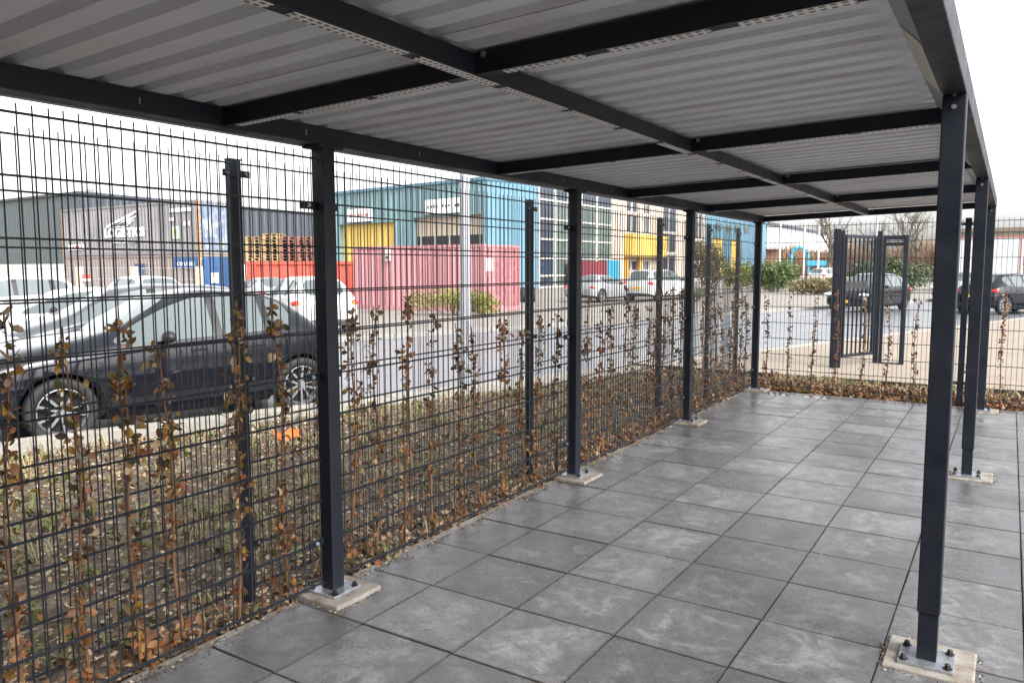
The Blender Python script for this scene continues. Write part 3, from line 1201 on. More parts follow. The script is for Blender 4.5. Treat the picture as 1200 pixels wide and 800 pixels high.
lb = MB()
for (x, y) in bed_pts(16000, lambda x, y: .16 + .9 * math.exp(-abs(x + .05) / .40) * (1 if y < 3 else .35)):
    s = rnd.uniform(.006, .019)
    z = bed_z(x, y) + s * .2
    vs = []
    for k in range(4):
        a = k * 1.57 + rnd.uniform(-.5, .5)
        vs.append((x + math.cos(a) * s * rnd.uniform(.7, 1.2), y + math.sin(a) * s * rnd.uniform(.7, 1.2), z))
    vs += [(x + rnd.uniform(-.3, .3) * s, y + rnd.uniform(-.3, .3) * s, z + s * rnd.uniform(.45, .9))]
    lb.cur = 0 if rnd.random() < .5 else 1
    lb.add(vs, [(0, 1, 4), (1, 2, 4), (2, 3, 4), (3, 0, 4)])
lb.build("gravel", [GRAVEL, mat("dark_gravel", (0.20, 0.145, 0.10), 0.8, 0, 0.4, 25)], kind="stuff", label="pale shell gravel and bark chips by the fence")

lb = MB()
for (x, y) in bed_pts(1700, lambda x, y: .25 + .75 * (mnoise.noise(Vector((x * 1.1, y * 1.1, 7))) > .05) * (1 if x < -.5 else .35)):
    z = bed_z(x, y)
    dry = rnd.random() < .42
    for k in range(rnd.randint(4, 8)):
        a = rnd.uniform(0, 6.28)
        h = rnd.uniform(.03, .09) * (2.2 if dry else 1)
        w2 = .003 if dry else rnd.uniform(.006, .014)
        p = Vector((x + rnd.gauss(0, .025), y + rnd.gauss(0, .025), z - .005))
        d = Vector((math.cos(a), math.sin(a), 0))
        s = Vector((-d.y, d.x, 0)) * w2
        lb.cur = 1 if dry else 0
        lb.add([p - s * .5, p + s * .5, p + d * h * .5 + Vector((0, 0, h * .75)) + s, p + d * h * .5 + Vector((0, 0, h * .75)) - s, p + d * h * 1.1 + Vector((0, 0, h * .9))],
               [(0, 1, 2, 3), (3, 2, 4)])
lb.build("weeds", [WEED, WEED2], kind="stuff", label="low green weeds and dry grass in the bed")

lb = MB()
for i in range(5200):
    if i < 3600:
        y = rnd.uniform(-1.6, 7.5)
        x = .075 + abs(rnd.gauss(0, .045))
        if mnoise.noise(Vector((y * 2.1, 5, 0))) < rnd.uniform(-.5, .25):
            continue
    elif i < 4300:
        x, y = rnd.uniform(.1, 4.5), 7.55 - abs(rnd.gauss(0, .10))
    else:
        x, y = rnd.uniform(.1, 4.8), rnd.uniform(-1.8, 7.4)
    s = rnd.uniform(.002, .007) if i < 4300 else rnd.uniform(.0014, .0035)
    vs = []
    for k in range(4):
        a = k * 1.57 + rnd.uniform(-.5, .5)
        vs.append((x + math.cos(a) * s * rnd.uniform(.6, 1.3), y + math.sin(a) * s * rnd.uniform(.6, 1.3), .0008))
    vs.append((x, y, .001 + s * rnd.uniform(.4, .8)))
    lb.cur = (0 if rnd.random() < .90 else 1) if i < 4300 else (1 if rnd.random() < .6 else 0)
    lb.add(vs, [(0, 1, 4), (1, 2, 4), (2, 3, 4), (3, 0, 4)])
for (px, py, hx, hy) in [(PLX + .015, y + .01, .15, .15) for y in PLY[1:]] + [(PRX + .01, y + .02, .158, .15) for y in PRY]:
    for i in range(170):
        e = rnd.randint(0, 3)
        u = rnd.uniform(-1, 1)
        d = abs(rnd.gauss(0, .014))
        x, y = ((px + u * hx, py - hy - d), (px + u * hx, py + hy + d), (px - hx - d, py + u * hy), (px + hx + d, py + u * hy))[e]
        s = rnd.uniform(.002, .0065)
        vs = [(x + math.cos(k * 1.57) * s * rnd.uniform(.6, 1.3), y + math.sin(k * 1.57) * s * rnd.uniform(.6, 1.3), .0008) for k in range(4)] + [(x, y, .001 + s * .6)]
        lb.cur = 0 if rnd.random() < .85 else 1
        lb.add(vs, [(0, 1, 4), (1, 2, 4), (2, 3, 4), (3, 0, 4)])
lb.build("grit", [mat("dark_soil_crumbs", (0.05, 0.038, 0.028), 0.95, 0, 0.3, 40), GRAVEL], kind="stuff", label="soil crumbs and grit scattered on the tiles")

# crumpled piece of orange plastic on the bed
b = MB()
vs, fs = [], []
for i in range(7):
    for j in range(5):
        u, v = i / 6 - .5, j / 4 - .5
        vs.append((u * .24, v * .15 + .02 * math.sin(u * 9), .03 + .05 * math.sin(u * 5 + 1.2) * math.cos(v * 4) + .015 * math.sin(v * 17 + u * 13)))
for i in range(6):
    for j in range(4):
        a = i * 5 + j
        fs.append((a, a + 5, a + 6, a + 1))
n = len(vs)
vs += [(x, y, z - .006) for (x, y, z) in vs]
fs += [(d + n, c + n, b2 + n, a + n) for (a, b2, c, d) in fs]
b.add(vs, fs)
o = b.build("plastic_scrap", ORANGEP, loc=(-2.80, 2.47, -.015), smooth=True)
o.rotation_euler = (.25, -.1, rad(50))
tag(o, "crumpled orange plastic scrap lying on the planting bed", "litter")

# ------------------------------------------------------------------ cars


def car_shell(st, axles, wr):
    """body from cross-sections; returns {part: MB}. stations: (x from the nose, z bottom, half width, belt z, top z, roof half width, kind)
    kind: h = bonnet or boot section, c = cabin section; flags say which glass lies between this section and the next"""
    rings = []
    for (x, zb, hw, zbelt, zt, hr, kd, fl) in st:
        if kd == 'h':
            pts = [(0, zb), (hw * .80, zb), (hw * .965, zb + .09), (hw, zb + (zbelt - zb) * .42), (hw * .985, zbelt - .10), (hw * .955, zbelt - .015),
                   (hw * .80, zbelt + (zt - zbelt) * .55), (hw * .62, zbelt + (zt - zbelt) * .82), (hw * .33, zt - .004), (0, zt)]
        else:
            pts = [(0, zb), (hw * .80, zb), (hw * .965, zb + .09), (hw, zb + (zbelt - zb) * .42), (hw * .985, zbelt - .10), (hw * .955, zbelt),
                   (hr, zt - .075), (hr * .88, zt - .025), (hr * .48, zt - .004), (0, zt)]
        rings.append((x, pts))
    bm = bmesh.new()
    V = []
    for (x, pts) in rings:
        Lr = [bm.verts.new((-x, y, z)) for (y, z) in pts]
        Rr = [Lr[0]] + [bm.verts.new((-x, -y, z)) for (y, z) in pts[1:-1]] + [Lr[-1]]
        V.append((Lr, Rr))
    cl = bm.edges.layers.float.new('crease_edge')
    for i in range(len(V) - 1):
        fl, kd_ = st[i][7], st[i][6]
        for side in (0, 1):
            A, B = V[i][side], V[i + 1][side]
            for k in range(9):
                q = (A[k], A[k + 1], B[k + 1], B[k])
                if side:
                    q = q[::-1]
                f = bm.faces.new(q)
                f.material_index = 0
                if k == 1:
                    f.material_index = 4
                if k == 5 and kd_ == 'c' and 's' not in fl and st[i + 1][6] == 'c':
                    f.material_index = 4
                if k == 5 and 's' in fl:
                    f.material_index = 1
                if k in (7, 8) and 'w' in fl:
                    f.material_index = 2
                if k in (7, 8) and 'r' in fl:
                    f.material_index = 3
    for idx, flip in ((0, False), (len(V) - 1, True)):
        A, B = V[idx]
        for k in range(9):
            if k == 0:
                q = (A[0], B[1], A[1])
            elif k == 8:
                q = (A[8], B[8], A[9])
            else:
                q = (A[k], B[k], B[k + 1], A[k + 1])
            f = bm.faces.new(q[::-1] if flip else q)
            f.material_index = 4 if k == 1 else 0
    bm.edges.ensure_lookup_table()
    for e in bm.edges:
        ms = {f.material_index for f in e.link_faces}
        if len(ms) > 1:
            e[cl] = 1.0
    bmesh.ops.recalc_face_normals(bm, faces=bm.faces[:])
    me = bpy.data.meshes.new("tmp_shell")
    bm.to_mesh(me)
    bm.free()
    for k in range(6):
        me.materials.append(TRIM)
    ob = bpy.data.objects.new("tmp_shell", me)
    COL.objects.link(ob)
    sm = ob.modifiers.new("s", 'SUBSURF')
    sm.levels = sm.render_levels = 2
    cut = MB()
    for ax in axles:
        for s in (-1, 1):
            cut.cyl((-ax, s * .86, wr * .98), (0, 1, 0), wr * 1.16, .62, 28)
    cme = cut.mesh("tmp_cut", ARCH)
    cob = bpy.data.objects.new("tmp_cut", cme)
    COL.objects.link(cob)
    bo = ob.modifiers.new("b", 'BOOLEAN')
    bo.operation = 'DIFFERENCE'
    bo.solver = 'EXACT'
    bo.object = cob
    dg = bpy.context.evaluated_depsgraph_get()
    res = bpy.data.meshes.new_from_object(ob.evaluated_get(dg))
    bpy.data.objects.remove(ob)
    bpy.data.objects.remove(cob)
    out = {}
    co = [v.co.copy() for v in res.vertices]
    for p in res.polygons:
        mi = p.material_index
        c = p.center
        # faces of the wheel wells
        for ax in axles:
            if abs(math.hypot(c.x + ax, c.z - wr * .98) - wr * 1.16) < .02 and abs(c.y) > .3 and abs(p.normal.y) < .4 and mi not in (1, 2, 3):
                mi = 5
            if abs(p.normal.y) > .9 and abs(abs(c.y) - .55) < .02:
                mi = 5
        key = mi if mi != 1 else (1, c.y > 0)
        if mi in (4, 5):
            key = 0
        out.setdefault(key, ([], {}, [], []))
        vl, mp, fl, ml = out[key]
        idx = []
        for i in p.vertices:
            if i not in mp:
                mp[i] = len(vl)
                vl.append(co[i])
            idx.append(mp[i])
        fl.append(idx)
        ml.append(0 if mi in (0, 1, 2, 3) else mi - 3)
    bpy.data.meshes.remove(res)
    return out


WHEELS = {}


def wheel_meshes(r, spokes):
    key = (r, spokes)
    if key in WHEELS:
        return WHEELS[key]
    wd = .10
    ri = r * .70
    t = MB()
    t.lathe([(ri, -wd * .8), (r * .90, -wd), (r * .97, -wd * .85), (r, -wd * .5), (r, wd * .5), (r * .97, wd * .85), (r * .90, wd), (ri, wd * .8), (ri, -wd * .8)], 'y', 32)
    tyre = t.mesh("tyre", RUBBER, True)
    m = MB()
    m.lathe([(ri, wd * .78), (ri * .96, wd * .80), (ri * .92, wd * .55), (ri * .90, -wd * .3)], 'y', 32)
    m.lathe([(.001, wd * .72), (ri * .17, wd * .72), (ri * .2, wd * .4)], 'y', 16)
    for k in range(spokes):
        a = 2 * math.pi * k / spokes
        for da in (-.13, .13):
            c, s = math.cos(a), math.sin(a)
            d = Vector((c, 0, s))
            n = Vector((-s, 0, c))
            p0 = d * ri * .12 + n * da * ri * .5
            p1 = d * ri * .94 + n * da * ri * 1.9
            q = (p1 - p0)
            m.obox((p0 + p1) / 2 + Vector((0, wd * .55, 0)), q, (0, 1, 0), q.cross(Vector((0, 1, 0))), q.length / 2, .010, ri * .055)
    rim = m.mesh("rim", ALLOY, False)
    d = MB()
    d.cyl((0, -wd * .25, 0), (0, 1, 0), ri * .95, .02, 24)
    disc = d.mesh("brake_backing", ARCH)
    WHEELS[key] = (tyre, rim, disc)
    return WHEELS[key]


PROF = {
    # x, zb, hw, belt, top, roof hw, kind, flags
    'hatch': (4.0, (0.80, 3.32), .30, [
        (0.0, .30, .60, .56, .62, 0, 'h', ''), (.10, .22, .76, .66, .72, 0, 'h', ''), (.45, .20, .84, .80, .88, 0, 'h', ''), (1.00, .19, .86, .90, 1.00, 0, 'h', 'ws'),
        (1.62, .18, .86, .93, 1.40, .56, 'c', 's'), (2.12, .18, .86, .95, 1.47, .58, 'c', ''), (2.24, .18, .86, .955, 1.475, .58, 'c', 's'),
        (3.02, .19, .86, .98, 1.46, .58, 'c', ''), (3.16, .20, .855, .985, 1.45, .575, 'c', 's'), (3.52, .21, .85, 1.0, 1.40, .56, 'c', 'r'),
        (3.86, .24, .82, .98, 1.02, .0, 'h', ''), (3.97, .27, .78, .80, .86, 0, 'h', ''), (4.0, .32, .70, .60, .66, 0, 'h', '')]),
    'mpv': (4.25, (0.85, 3.50), .31, [
        (0.0, .30, .62, .60, .68, 0, 'h', ''), (.10, .22, .78, .72, .80, 0, 'h', ''), (.40, .20, .86, .88, .98, 0, 'h', ''), (.85, .19, .88, .98, 1.10, 0, 'h', 'ws'),
        (1.62, .18, .89, 1.00, 1.50, .60, 'c', 's'), (2.15, .18, .89, 1.01, 1.58, .62, 'c', ''), (2.27, .18, .89, 1.01, 1.585, .62, 'c', 's'),
        (3.20, .19, .89, 1.03, 1.57, .62, 'c', ''), (3.34, .20, .885, 1.035, 1.56, .615, 'c', 's'), (3.82, .21, .875, 1.05, 1.50, .60, 'c', 'r'),
        (4.10, .24, .85, 1.04, 1.10, 0, 'h', ''), (4.21, .27, .81, .82, .90, 0, 'h', ''), (4.25, .32, .72, .60, .68, 0, 'h', '')]),
    'fastback': (3.98, (0.90, 3.46), .33, [
        (0.0, .30, .62, .60, .66, 0, 'h', ''), (.10, .22, .80, .72, .78, 0, 'h', ''), (.50, .19, .88, .87, .95, 0, 'h', ''), (1.38, .18, .90, .95, 1.05, 0, 'h', 'ws'),
        (2.06, .17, .91, .975, 1.43, .57, 'c', 's'), (2.42, .17, .91, .985, 1.50, .59, 'c', ''), (2.52, .17, .91, .99, 1.505, .59, 'c', 's'),
        (3.02, .18, .91, 1.01, 1.47, .58, 'c', ''), (3.12, .19, .905, 1.015, 1.455, .575, 'c', 's'), (3.40, .20, .90, 1.03, 1.38, .55, 'c', 'r'),
        (3.78, .23, .86, 1.01, 1.07, 0, 'h', ''), (3.93, .26, .82, .86, .93, 0, 'h', ''), (3.98, .32, .74, .62, .68, 0, 'h', '')]),
    'coupe': (4.15, (0.85, 3.32), .32, [
        (0.0, .28, .62, .54, .60, 0, 'h', ''), (.10, .20, .80, .64, .70, 0, 'h', ''), (.50, .18, .88, .76, .84, 0, 'h', ''), (1.25, .17, .90, .86, .94, 0, 'h', 'ws'),
        (1.95, .16, .91, .88, 1.27, .52, 'c', 's'), (2.50, .16, .91, .89, 1.34, .54, 'c', 's'),
        (2.95, .17, .91, .91, 1.30, .53, 'c', ''), (3.05, .18, .905, .915, 1.285, .52, 'c', 'r'),
        (3.80, .22, .86, .90, .97, 0, 'h', ''), (4.08, .25, .82, .80, .86, 0, 'h', ''), (4.15, .30, .74, .58, .64, 0, 'h', '')]),
}


def car(kind, paint, loc, heading, lab, name="parked_car", plate=True, lit=False, group=None, spokes=5, zg=ROADZ):
    """heading: direction vector of the nose"""
    L, ax, wr, st = PROF[kind]
    hd = math.atan2(heading[1], heading[0])
    t = thing(name, lab, "car", (loc[0], loc[1], zg), hd, group)
    parts = car_shell(st, ax, wr)
    off = Vector((-L / 2, 0, 0))
    gm = {0: ("body", [paint, TRIM, ARCH]), 2: ("windscreen", [CARGLASS]), 3: ("rear_window", [CARGLASS]), (1, True): ("side_window", [CARGLASS]), (1, False): ("side_window", [CARGLASS])}
    for key, (vl, mp, fl, ml) in parts.items():
        nm, ms = gm[key]
        b = MB(off)
        b.v = [tuple(v - off) for v in vl]
        b.f = [tuple(f) for f in fl]
        b.mi = ml
        b.build(nm, ms, t, smooth=True)
    tyre, rim, disc = wheel_meshes(wr, spokes)
    hw = st[3][2]
    for a in ax:
        for s in (-1, 1):
            we = bpy.data.objects.new("wheel", None)
            COL.objects.link(we)
            we.parent = t
            we.location = (L / 2 - a, s * (hw - .115), wr)
            we.rotation_euler = (0, rnd.uniform(0, 1), 0) if s > 0 else (0, rnd.uniform(0, 1), math.pi)
            inst("tyre", tyre, we)
            inst("rim", rim, we)
            inst("brake_backing", disc, we)
    zt = st[2][3]
    zl = zt - .13
    for s in (-1, 1):
        b = MB(off)
        b.blob((-.20, s * hw * .80, zl), .24, .17, .075, 12, 6)
        b.build("headlight", CLEARLAMP, t, smooth=True)
        b = MB(off)
        zr_ = st[-3][3] - .16
        b.blob((-(L - .16), s * hw * .83, zr_), .13, .16, .075 if kind != 'mpv' else .11, 12, 6)
        r = b.build("taillight", REDLAMP, t, smooth=True)
        if lit:
            b = MB(off)
            b.blob((-(L - .11), s * hw * .80, zr_ - .01), .10, .10, .05, 10, 5)
            b.build("indicator", AMBER, r, smooth=True)
        b = MB(off)
        xm = st[3][0] + .52
        b.blob((-xm, s * (hw + .07), st[3][3] + .06), .07, .11, .065, 10, 6)
        b.tube([(-xm - .02, s * (hw - .06), st[3][3] + .0), (-xm, s * (hw + .03), st[3][3] + .04)], .022, 6)
        b.build("door_mirror", TRIM, t, smooth=True)
        for xh in ((st[5][0] - .18, st[7][0] - .12) if kind != 'coupe' else (st[5][0] - .2,)):
            b = MB(off)
            b.box(-xh - .09, -xh + .09, s * (hw * .985) - .02, s * (hw * .985) + .02, st[5][3] - .15, st[5][3] - .118, .006)
            b.build("door_handle", paint, t)
    b = MB(off)
    b.box(-(L + .008), -(L - .03), -.26, .26, .50 if kind == 'coupe' else .60, .61 if kind == 'coupe' else .71, .004)
    if kind == 'hatch':
        b = MB(off)
        b.box(-(L + .008), -(L - .03), -.26, .26, .44, .55, .004)
    b.build("number_plate", PLATE, t)
    b = MB(off)
    b.box(-.03, .012, -.26, .26, .36, .47, .004)
    b.build("number_plate", PLATE, t)
    b = MB(off)
    b.box(-.05, .006, -.42, .42, .25, .34, .01)
    b.build("front_grille", TRIM, t)
    b = MB(off)
    b.box(-(L + .004), -(L - .08), -.62, .62, .26, .38, .015)
    b.build("rear_bumper_trim", TRIM, t)
    return t


nRD = -RD
car('fastback', P_BLACK, (-5.47, 2.79), (-.25, -.968), "glossy black car parked at the kerb, nearest car in the photo", spokes=5)
car('hatch', P_GREY, (-9.45, 5.0), nRD, "silver grey car behind the glossy black one, facing left", "waiting_car")
car('coupe', P_WHITE, (-12.9, 5.7), nRD, "white car at the left edge behind the silver grey car", zg=YARDZ)
car('hatch', P_WHITE, (-20.5, 8.0), (-.2, -1), "white car farthest back at the left edge, with only its roof showing", zg=YARDZ)
car('hatch', P_WHITE, (-19.2, 11.2), (-1, .2), "white car by the container fence, only its roof showing", zg=YARDZ)
car('hatch', P_WHITE, (-13.2, 12.25), (-.89, .45), "white hatchback with lit red and amber rear lamps by the nearest shelter post", lit=True, zg=YARDZ)
car('coupe', P_SILVER, (-22.6, 18.6), (-.9, .3), "low pale car half hidden in front of the red skip", zg=YARDZ)
car('coupe', P_SILVER, (-14.2, 32.4), (.12, 1), "low silver coupe seen from behind beside the pink container", zg=YARDZ)
car('mpv', P_WHITE, (-12.4, 35.4), (.16, 1), "white people carrier with yellow rear plate right of the silver coupe", zg=YARDZ)
car('hatch', P_BLACK, (-1.85, 31.0), nRD, "dark hatchback coming along the road behind the gate", "moving_car")
car('fastback', P_BLACK, (2.95, 32.0), (.62, .78), "dark car with red rear lamps on the road behind the right shelter posts", "moving_car")
car('mpv', P_WHITE, (-11.1, 72.0), (.3, 1), "white car far off between the shrubs and the gate post", zg=YARDZ)
car('hatch', P_SILVER, (1.2, 42.0), (-.5, -.8), "pale car far off between the right shelter posts", zg=YARDZ)

# ------------------------------------------------------------------ containers


def ribbed(b, p0, p1, z0, z1, pitch, depth, out):
    """corrugated wall between p0 and p1 (trapezoid ribs as geometry); out = outward normal"""
    p0, p1, out = Vector((p0[0], p0[1], 0)), Vector((p1[0], p1[1], 0)), Vector((out[0], out[1], 0)).normalized()
    d = p1 - p0
    l = d.length
    d.normalize()
    n = max(1, int(round(l / pitch)))
    pt = l / n
    prof = []
    for k in range(n):
        s = k * pt
        prof += [(s, 0), (s + pt * .34, 0), (s + pt * .5, -depth), (s + pt * .84, -depth)]
    prof.append((l, 0))
    vs = []
    for z in (z0, z1):
        for (s, o) in prof:
            q = p0 + d * s + out * o
            vs.append((q.x, q.y, z))
    m = len(prof)
    b.add(vs, [(i, i + 1, m + i + 1, m + i) for i in range(m - 1)])
    return b


def container(name, lab, cat, loc, rotz, L, W, z0, z1, side, frame, doorm, doors=True, group=None, rail=None):
    """local: X along the length, doors on the +X end, -Y is the seen long side; origin at the +X -Y corner"""
    t = thing(name, lab, cat, loc, rotz, group)
    e = .10
    b = MB()
    ribbed(b, (-L + e, .02), (-e, .02), z0 + .14, z1 - .10, .28, .04, (0, -1))
    ribbed(b, (-L + e, W - .02), (-e, W - .02), z0 + .14, z1 - .10, .28, .04, (0, 1))
    b.box(-L + .05, -L + .09, .06, W - .06, z0 + .1, z1 - .08)
    b.build("side_wall", side, t)
    b = MB()
    b.box(-L + .05, -.05, .05, W - .05, z1 - .06, z1 - .02)
    b.build("roof_panel", side, t)
    for x in (-L, -e):
        for y in (0, W - e):
            MB().box(x, x + e, y, y + e, z0, z1).build("corner_post", frame, t)
    b = MB()
    for z in ((z0 + .005, z0 + .16), (z1 - .11, z1 - .004)):
        for y in (.003, W - .083):
            b.box(-L + e, -e, y, y + .08, *z)
        for x in (-L + .003, -.083):
            b.box(x, x + .08, e, W - e, *z)
    b.build("rail", rail or frame, t)
    if doors:
        for k in range(2):
            y0, y1 = e + k * (W - 2 * e) / 2 + .01, e + (k + 1) * (W - 2 * e) / 2 - .01
            b = MB()
            h = z1 - z0
            b.box(-.06, -.03, y0, y1, z0 + .16, z1 - .12)
            for q in range(4):
                za = z0 + .24 + q * (h - .4) / 4
                b.box(-.031, -.012, y0 + .08, y1 - .08, za, za + (h - .4) / 4 - .16)
            dd = b.build("door", doorm, t)
            for yy in (y0 + .28, y1 - .28):
                q = MB()
                q.tube([(.012, yy, z0 + .12), (.012, yy, z1 - .10)], .02, 6)
                q.box(.0, .03, yy - .05, yy + .05, z0 + .75, z0 + .95)
                q.build("locking_bar", GALVPOST if doorm is BLUEDOOR else doorm, dd)
            for q in range(4):
                zz = z0 + .35 + q * (h - .6) / 3
                m = MB()
                ye = y0 - .03 if k == 0 else y1 - .03
                m.box(-.03, .015, ye, ye + .07, zz, zz + .1)
                m.build("hinge", frame, dd)
    return t


def flat_mark(parent, me, loc, rot, name):
    return inst(name, me, parent, loc, rot=rot)


# stacked containers at the left
CL = (-29.9, 21.0, YARDZ)
up_ = container("shipping_container", "upper grey container with a white winged logo, on top of the taupe one", "container", CL, 0, 12.19, 2.44, 2.36, 4.93,
                GREYBOX, RUST, BLUEDOOR, rail=GREYBOX)
lo_ = container("shipping_container", "lower taupe container with blue patches under the grey winged-logo one", "container", CL, 0, 12.19, 2.44, 0.0, 2.34,
                TAUPE, RUST, BLUEBOX, rail=TAUPE)
rx = (rad(90), 0, 0)
me = text_mesh("LOGISTICS", .62, .004, WHITEP, bold=.03, spacing=1.0)
lt = flat_mark(up_, me, (-6.15, -.012, 3.50), rx, "lettering")
lt.scale = (1.22, 1, 1)
b = MB()
for (x0, x1) in ((-7.2, -6.5), (-6.35, -5.8), (-5.65, -4.9)):
    b.box(x0, x1, -.016, -.010, 2.98, 3.08)
b.build("small_lettering", WHITEP, up_)
# winged emblem: five swept feathers
b = MB()
for k, (xa, za, xb, zb_, wd) in enumerate(((-7.75, 3.85, -4.55, 4.72, .15), (-7.4, 3.85, -4.85, 4.36, .13), (-6.95, 3.85, -5.1, 4.16, .11), (-6.5, 3.85, -5.4, 4.01, .09), (-6.1, 3.84, -5.7, 3.90, .07))):
    n = 8
    pts = []
    for i in range(n + 1):
        u = i / n
        x = xa + (xb - xa) * u
        z = za + (zb_ - za) * (u ** 1.25)
        pts.append((x, z, wd * (.55 + 1.0 * math.sin(math.pi * min(1, u * .95 + .05)) ** .8) * (1 - u ** 4)))
    vs = [(x, -.014, z - q * .5) for (x, z, q) in pts] + [(x, -.014, z + q * .5) for (x, z, q) in pts]
    vs += [(x, -.010, z) for (x, _, z) in vs]
    m = n + 1
    b.add(vs, [(i, i + 1, m + i + 1, m + i) for i in range(n)])
b.build("wing_emblem", WHITEP, up_)
b = MB(); b.box(-11.6, -10.0, -.016, -.010, 2.68, 2.98); b.build("white_label", WHITEP, up_)
b = MB()
for k in range(5):
    b.box(-11.45 + k * .28, -11.30 + k * .28, -.019, -.0165, 2.74, 2.92)
b.build("label_print", REDP, up_)
b = MB(); b.box(-2.15, -.4, -.016, -.010, 4.40, 4.58); b.build("white_label", WHITEP, up_)
b = MB(); b.box(-2.2, -1.75, -.016, -.010, 3.98, 4.14); b.build("white_label", WHITEP, up_)
b = MB(); b.box(-2.1, -1.45, -.016, -.010, 3.10, 3.72); b.build("green_label", GREENP, up_)
b = MB(); b.blob((-1.78, -.018, 3.42), .13, .004, .2, 8, 5); b.build("label_print", YELLOW2, up_)
for x in (-1.1, -.75):
    MB().box(x, x + .14, -.016, -.010, 3.72, 3.92).build("white_label", WHITEP, up_)
b = MB(); b.box(-2.0, -.12, -.016, -.010, 1.66, 2.22); b.build("blue_panel", BLUEBOX, lo_)
me = text_mesh("CO LINES", .25, .003, WHITEP, bold=.004, spacing=1.35)
flat_mark(lo_, me, (-1.05, -.021, 1.88), rx, "lettering")
b = MB()
b.add([(-7.4, -.014, .25), (-4.4, -.014, .25), (-4.4, -.014, 1.9), (-5.3, -.014, 1.9), (-5.6, -.014, 1.4), (-6.9, -.014, 1.0)], [(0, 1, 2, 3, 4, 5)])
b.build("blue_panel", NAVY, lo_)
b = MB(); b.box(.035, .04, .55, 1.0, .95, 1.45); b.build("white_label", WHITEP, lo_)

# pink container, doors to the right
pk = container("pink_container", "faded pink shipping container with doors at its right end", "container", (-13.75, 21.5, YARDZ), 0, 6.6, 2.6, 0.0, 2.56, PINK, PINK, PINKD, rail=PINK)
b = MB(); b.box(-.008, -.003, .20, .62, 1.55, 2.05); b.build("white_label", WHITEP, pk)
b = MB(); b.box(-4.75, -4.5, -.10, -.012, 1.95, 2.48, .02); b.build("lamp_box", WHITEF, pk)
b = MB(); b.box(-4.70, -4.55, -.12, -.1005, 2.05, 2.15); b.build("lamp_lens", DARKP, pk)

# red roll-off skip with pallets behind
sk = thing("red_skip", "open red skip container in front of the pallet stacks", "skip", (-27.0, 21.4, YARDZ), math.atan2(.52, .85))
b = MB()
for (p, q, o) in (((0, 0), (5.6, 0), (0, -1)), ((5.6, 0), (5.6, 2.2), (1, 0)), ((5.6, 2.2), (0, 2.2), (0, 1)), ((0, 2.2), (0, 0), (-1, 0))):
    ribbed(b, p, q, .15, 1.86, .75, .05, o)
b.box(.05, 5.55, .05, 2.15, .1, .16)
b.build("skip_wall", REDBOX, sk)
b = MB()
for (x0, x1, y0, y1) in ((-.06, 5.66, -.06, .03), (-.06, 5.66, 2.17, 2.26), (-.06, .03, .03, 2.17), (5.57, 5.66, .03, 2.17)):
    b.box(x0, x1, y0, y1, 1.84, 1.98)
b.build("rim_rail", REDBOX, sk)
b = MB()
for x in (.4, 5.2):
    b.box(x - .06, x + .06, -.065, .0, .16, 1.84)
b.build("stiffener", REDBOX, sk)
b = MB()
for x in (.6, 2.0, 3.4, 4.8):
    b.box(x - .1, x + .1, .2, 2.0, 0.0, .1)
b.build("runner", RUST, sk)


def pallet_mesh(m):
    b = MB()
    for k in range(5):
        b.box(-.6 + k * .265, -.6 + k * .265 + .14, -.4, .4, .122, .144)
    for x in (-.6, -.07, .46):
        for y in (-.4, -.07, .26):
            b.box(x, x + .14, y, y + .14, .022, .10)
    for y in (-.4, -.07, .26):
        b.box(-.6, .6, y, y + .14, .1002, .1218)
        b.box(-.6, .6, y, y + .1, 0, .0218)
    return b.mesh("pallet", m)


pm_y, pm_r = pallet_mesh(WOODY), pallet_mesh(WOODR)
for si in range(4):
    vr, vf = Vector((.842, .539)), Vector((-.539, .842))
    bp_ = Vector((CAM.x, CAM.y)) + vr * (-12.35 + si * .80) + vf * (38.0 + si * .12)
    n = (22, 23, 22, 22)[si]
    nm = ["leftmost", "second", "third", "rightmost"][si]
    colr = "yellow" if si < 2 else "reddish"
    for k in range(n):
        me = pm_y if si < 2 else pm_r
        o = inst("pallet", me, None, (bp_.x + rnd.uniform(-.02, .02), bp_.y + rnd.uniform(-.02, .02), YARDZ + k * .1446), rot=(0, 0, rad(122.6) + rnd.uniform(-.02, .02)))
        lab = f"{colr} wooden pallet in the {nm} stack behind the red skip" if k < n - 1 else f"topmost {colr} wooden pallet of the {nm} stack behind the red skip"
        tag(o, lab, "pallet", f"pallets of the {nm} stack")

# light wire fence in front of the containers
pc = [(-34.5, 14.9), (-31.36, 16.04), (-28.8, 17.0), (-26.08, 18.23)]
for i, (x, y) in enumerate(pc):
    o = MB().box(-.14, .14, -.1, .1, 0, 1.75, .01).build("fence_post", POSTW, loc=(x, y, YARDZ))
    tag(o, ["pale post of the yard fence at the left end", "pale post of the yard fence, second from left", "pale post of the yard fence, third from left", "pale post of the yard fence before the blue container doors"][i], "fence post", "pale posts of the yard fence")
for i in range(3):
    p0, p1 = Vector((*pc[i], 0)), Vector((*pc[i + 1], 0))
    t = thing("wire_fence", ["pale wire fence bay at the left before the containers", "pale wire fence bay in the middle before the containers", "pale wire fence bay at the right before the containers"][i], "fence", (p0.x, p0.y, YARDZ), math.atan2((p1 - p0).y, (p1 - p0).x), "bays of the yard fence")
    l = (p1 - p0).length
    b = MB()
    for z in (.2, .7, 1.2, 1.68):
        b.tube([(.15, 0, z), (l - .15, 0, z)], .022, 5)
    b.build("rail", GALVPOST, t)
    b = MB()
    for k in range(1, int(l / .12)):
        b.tube([(.1 + k * .12, 0, .05), (.1 + k * .12, 0, 1.68)], .006, 3)
    b.build("upright_wires", GALVPOST, t, kind="stuff")
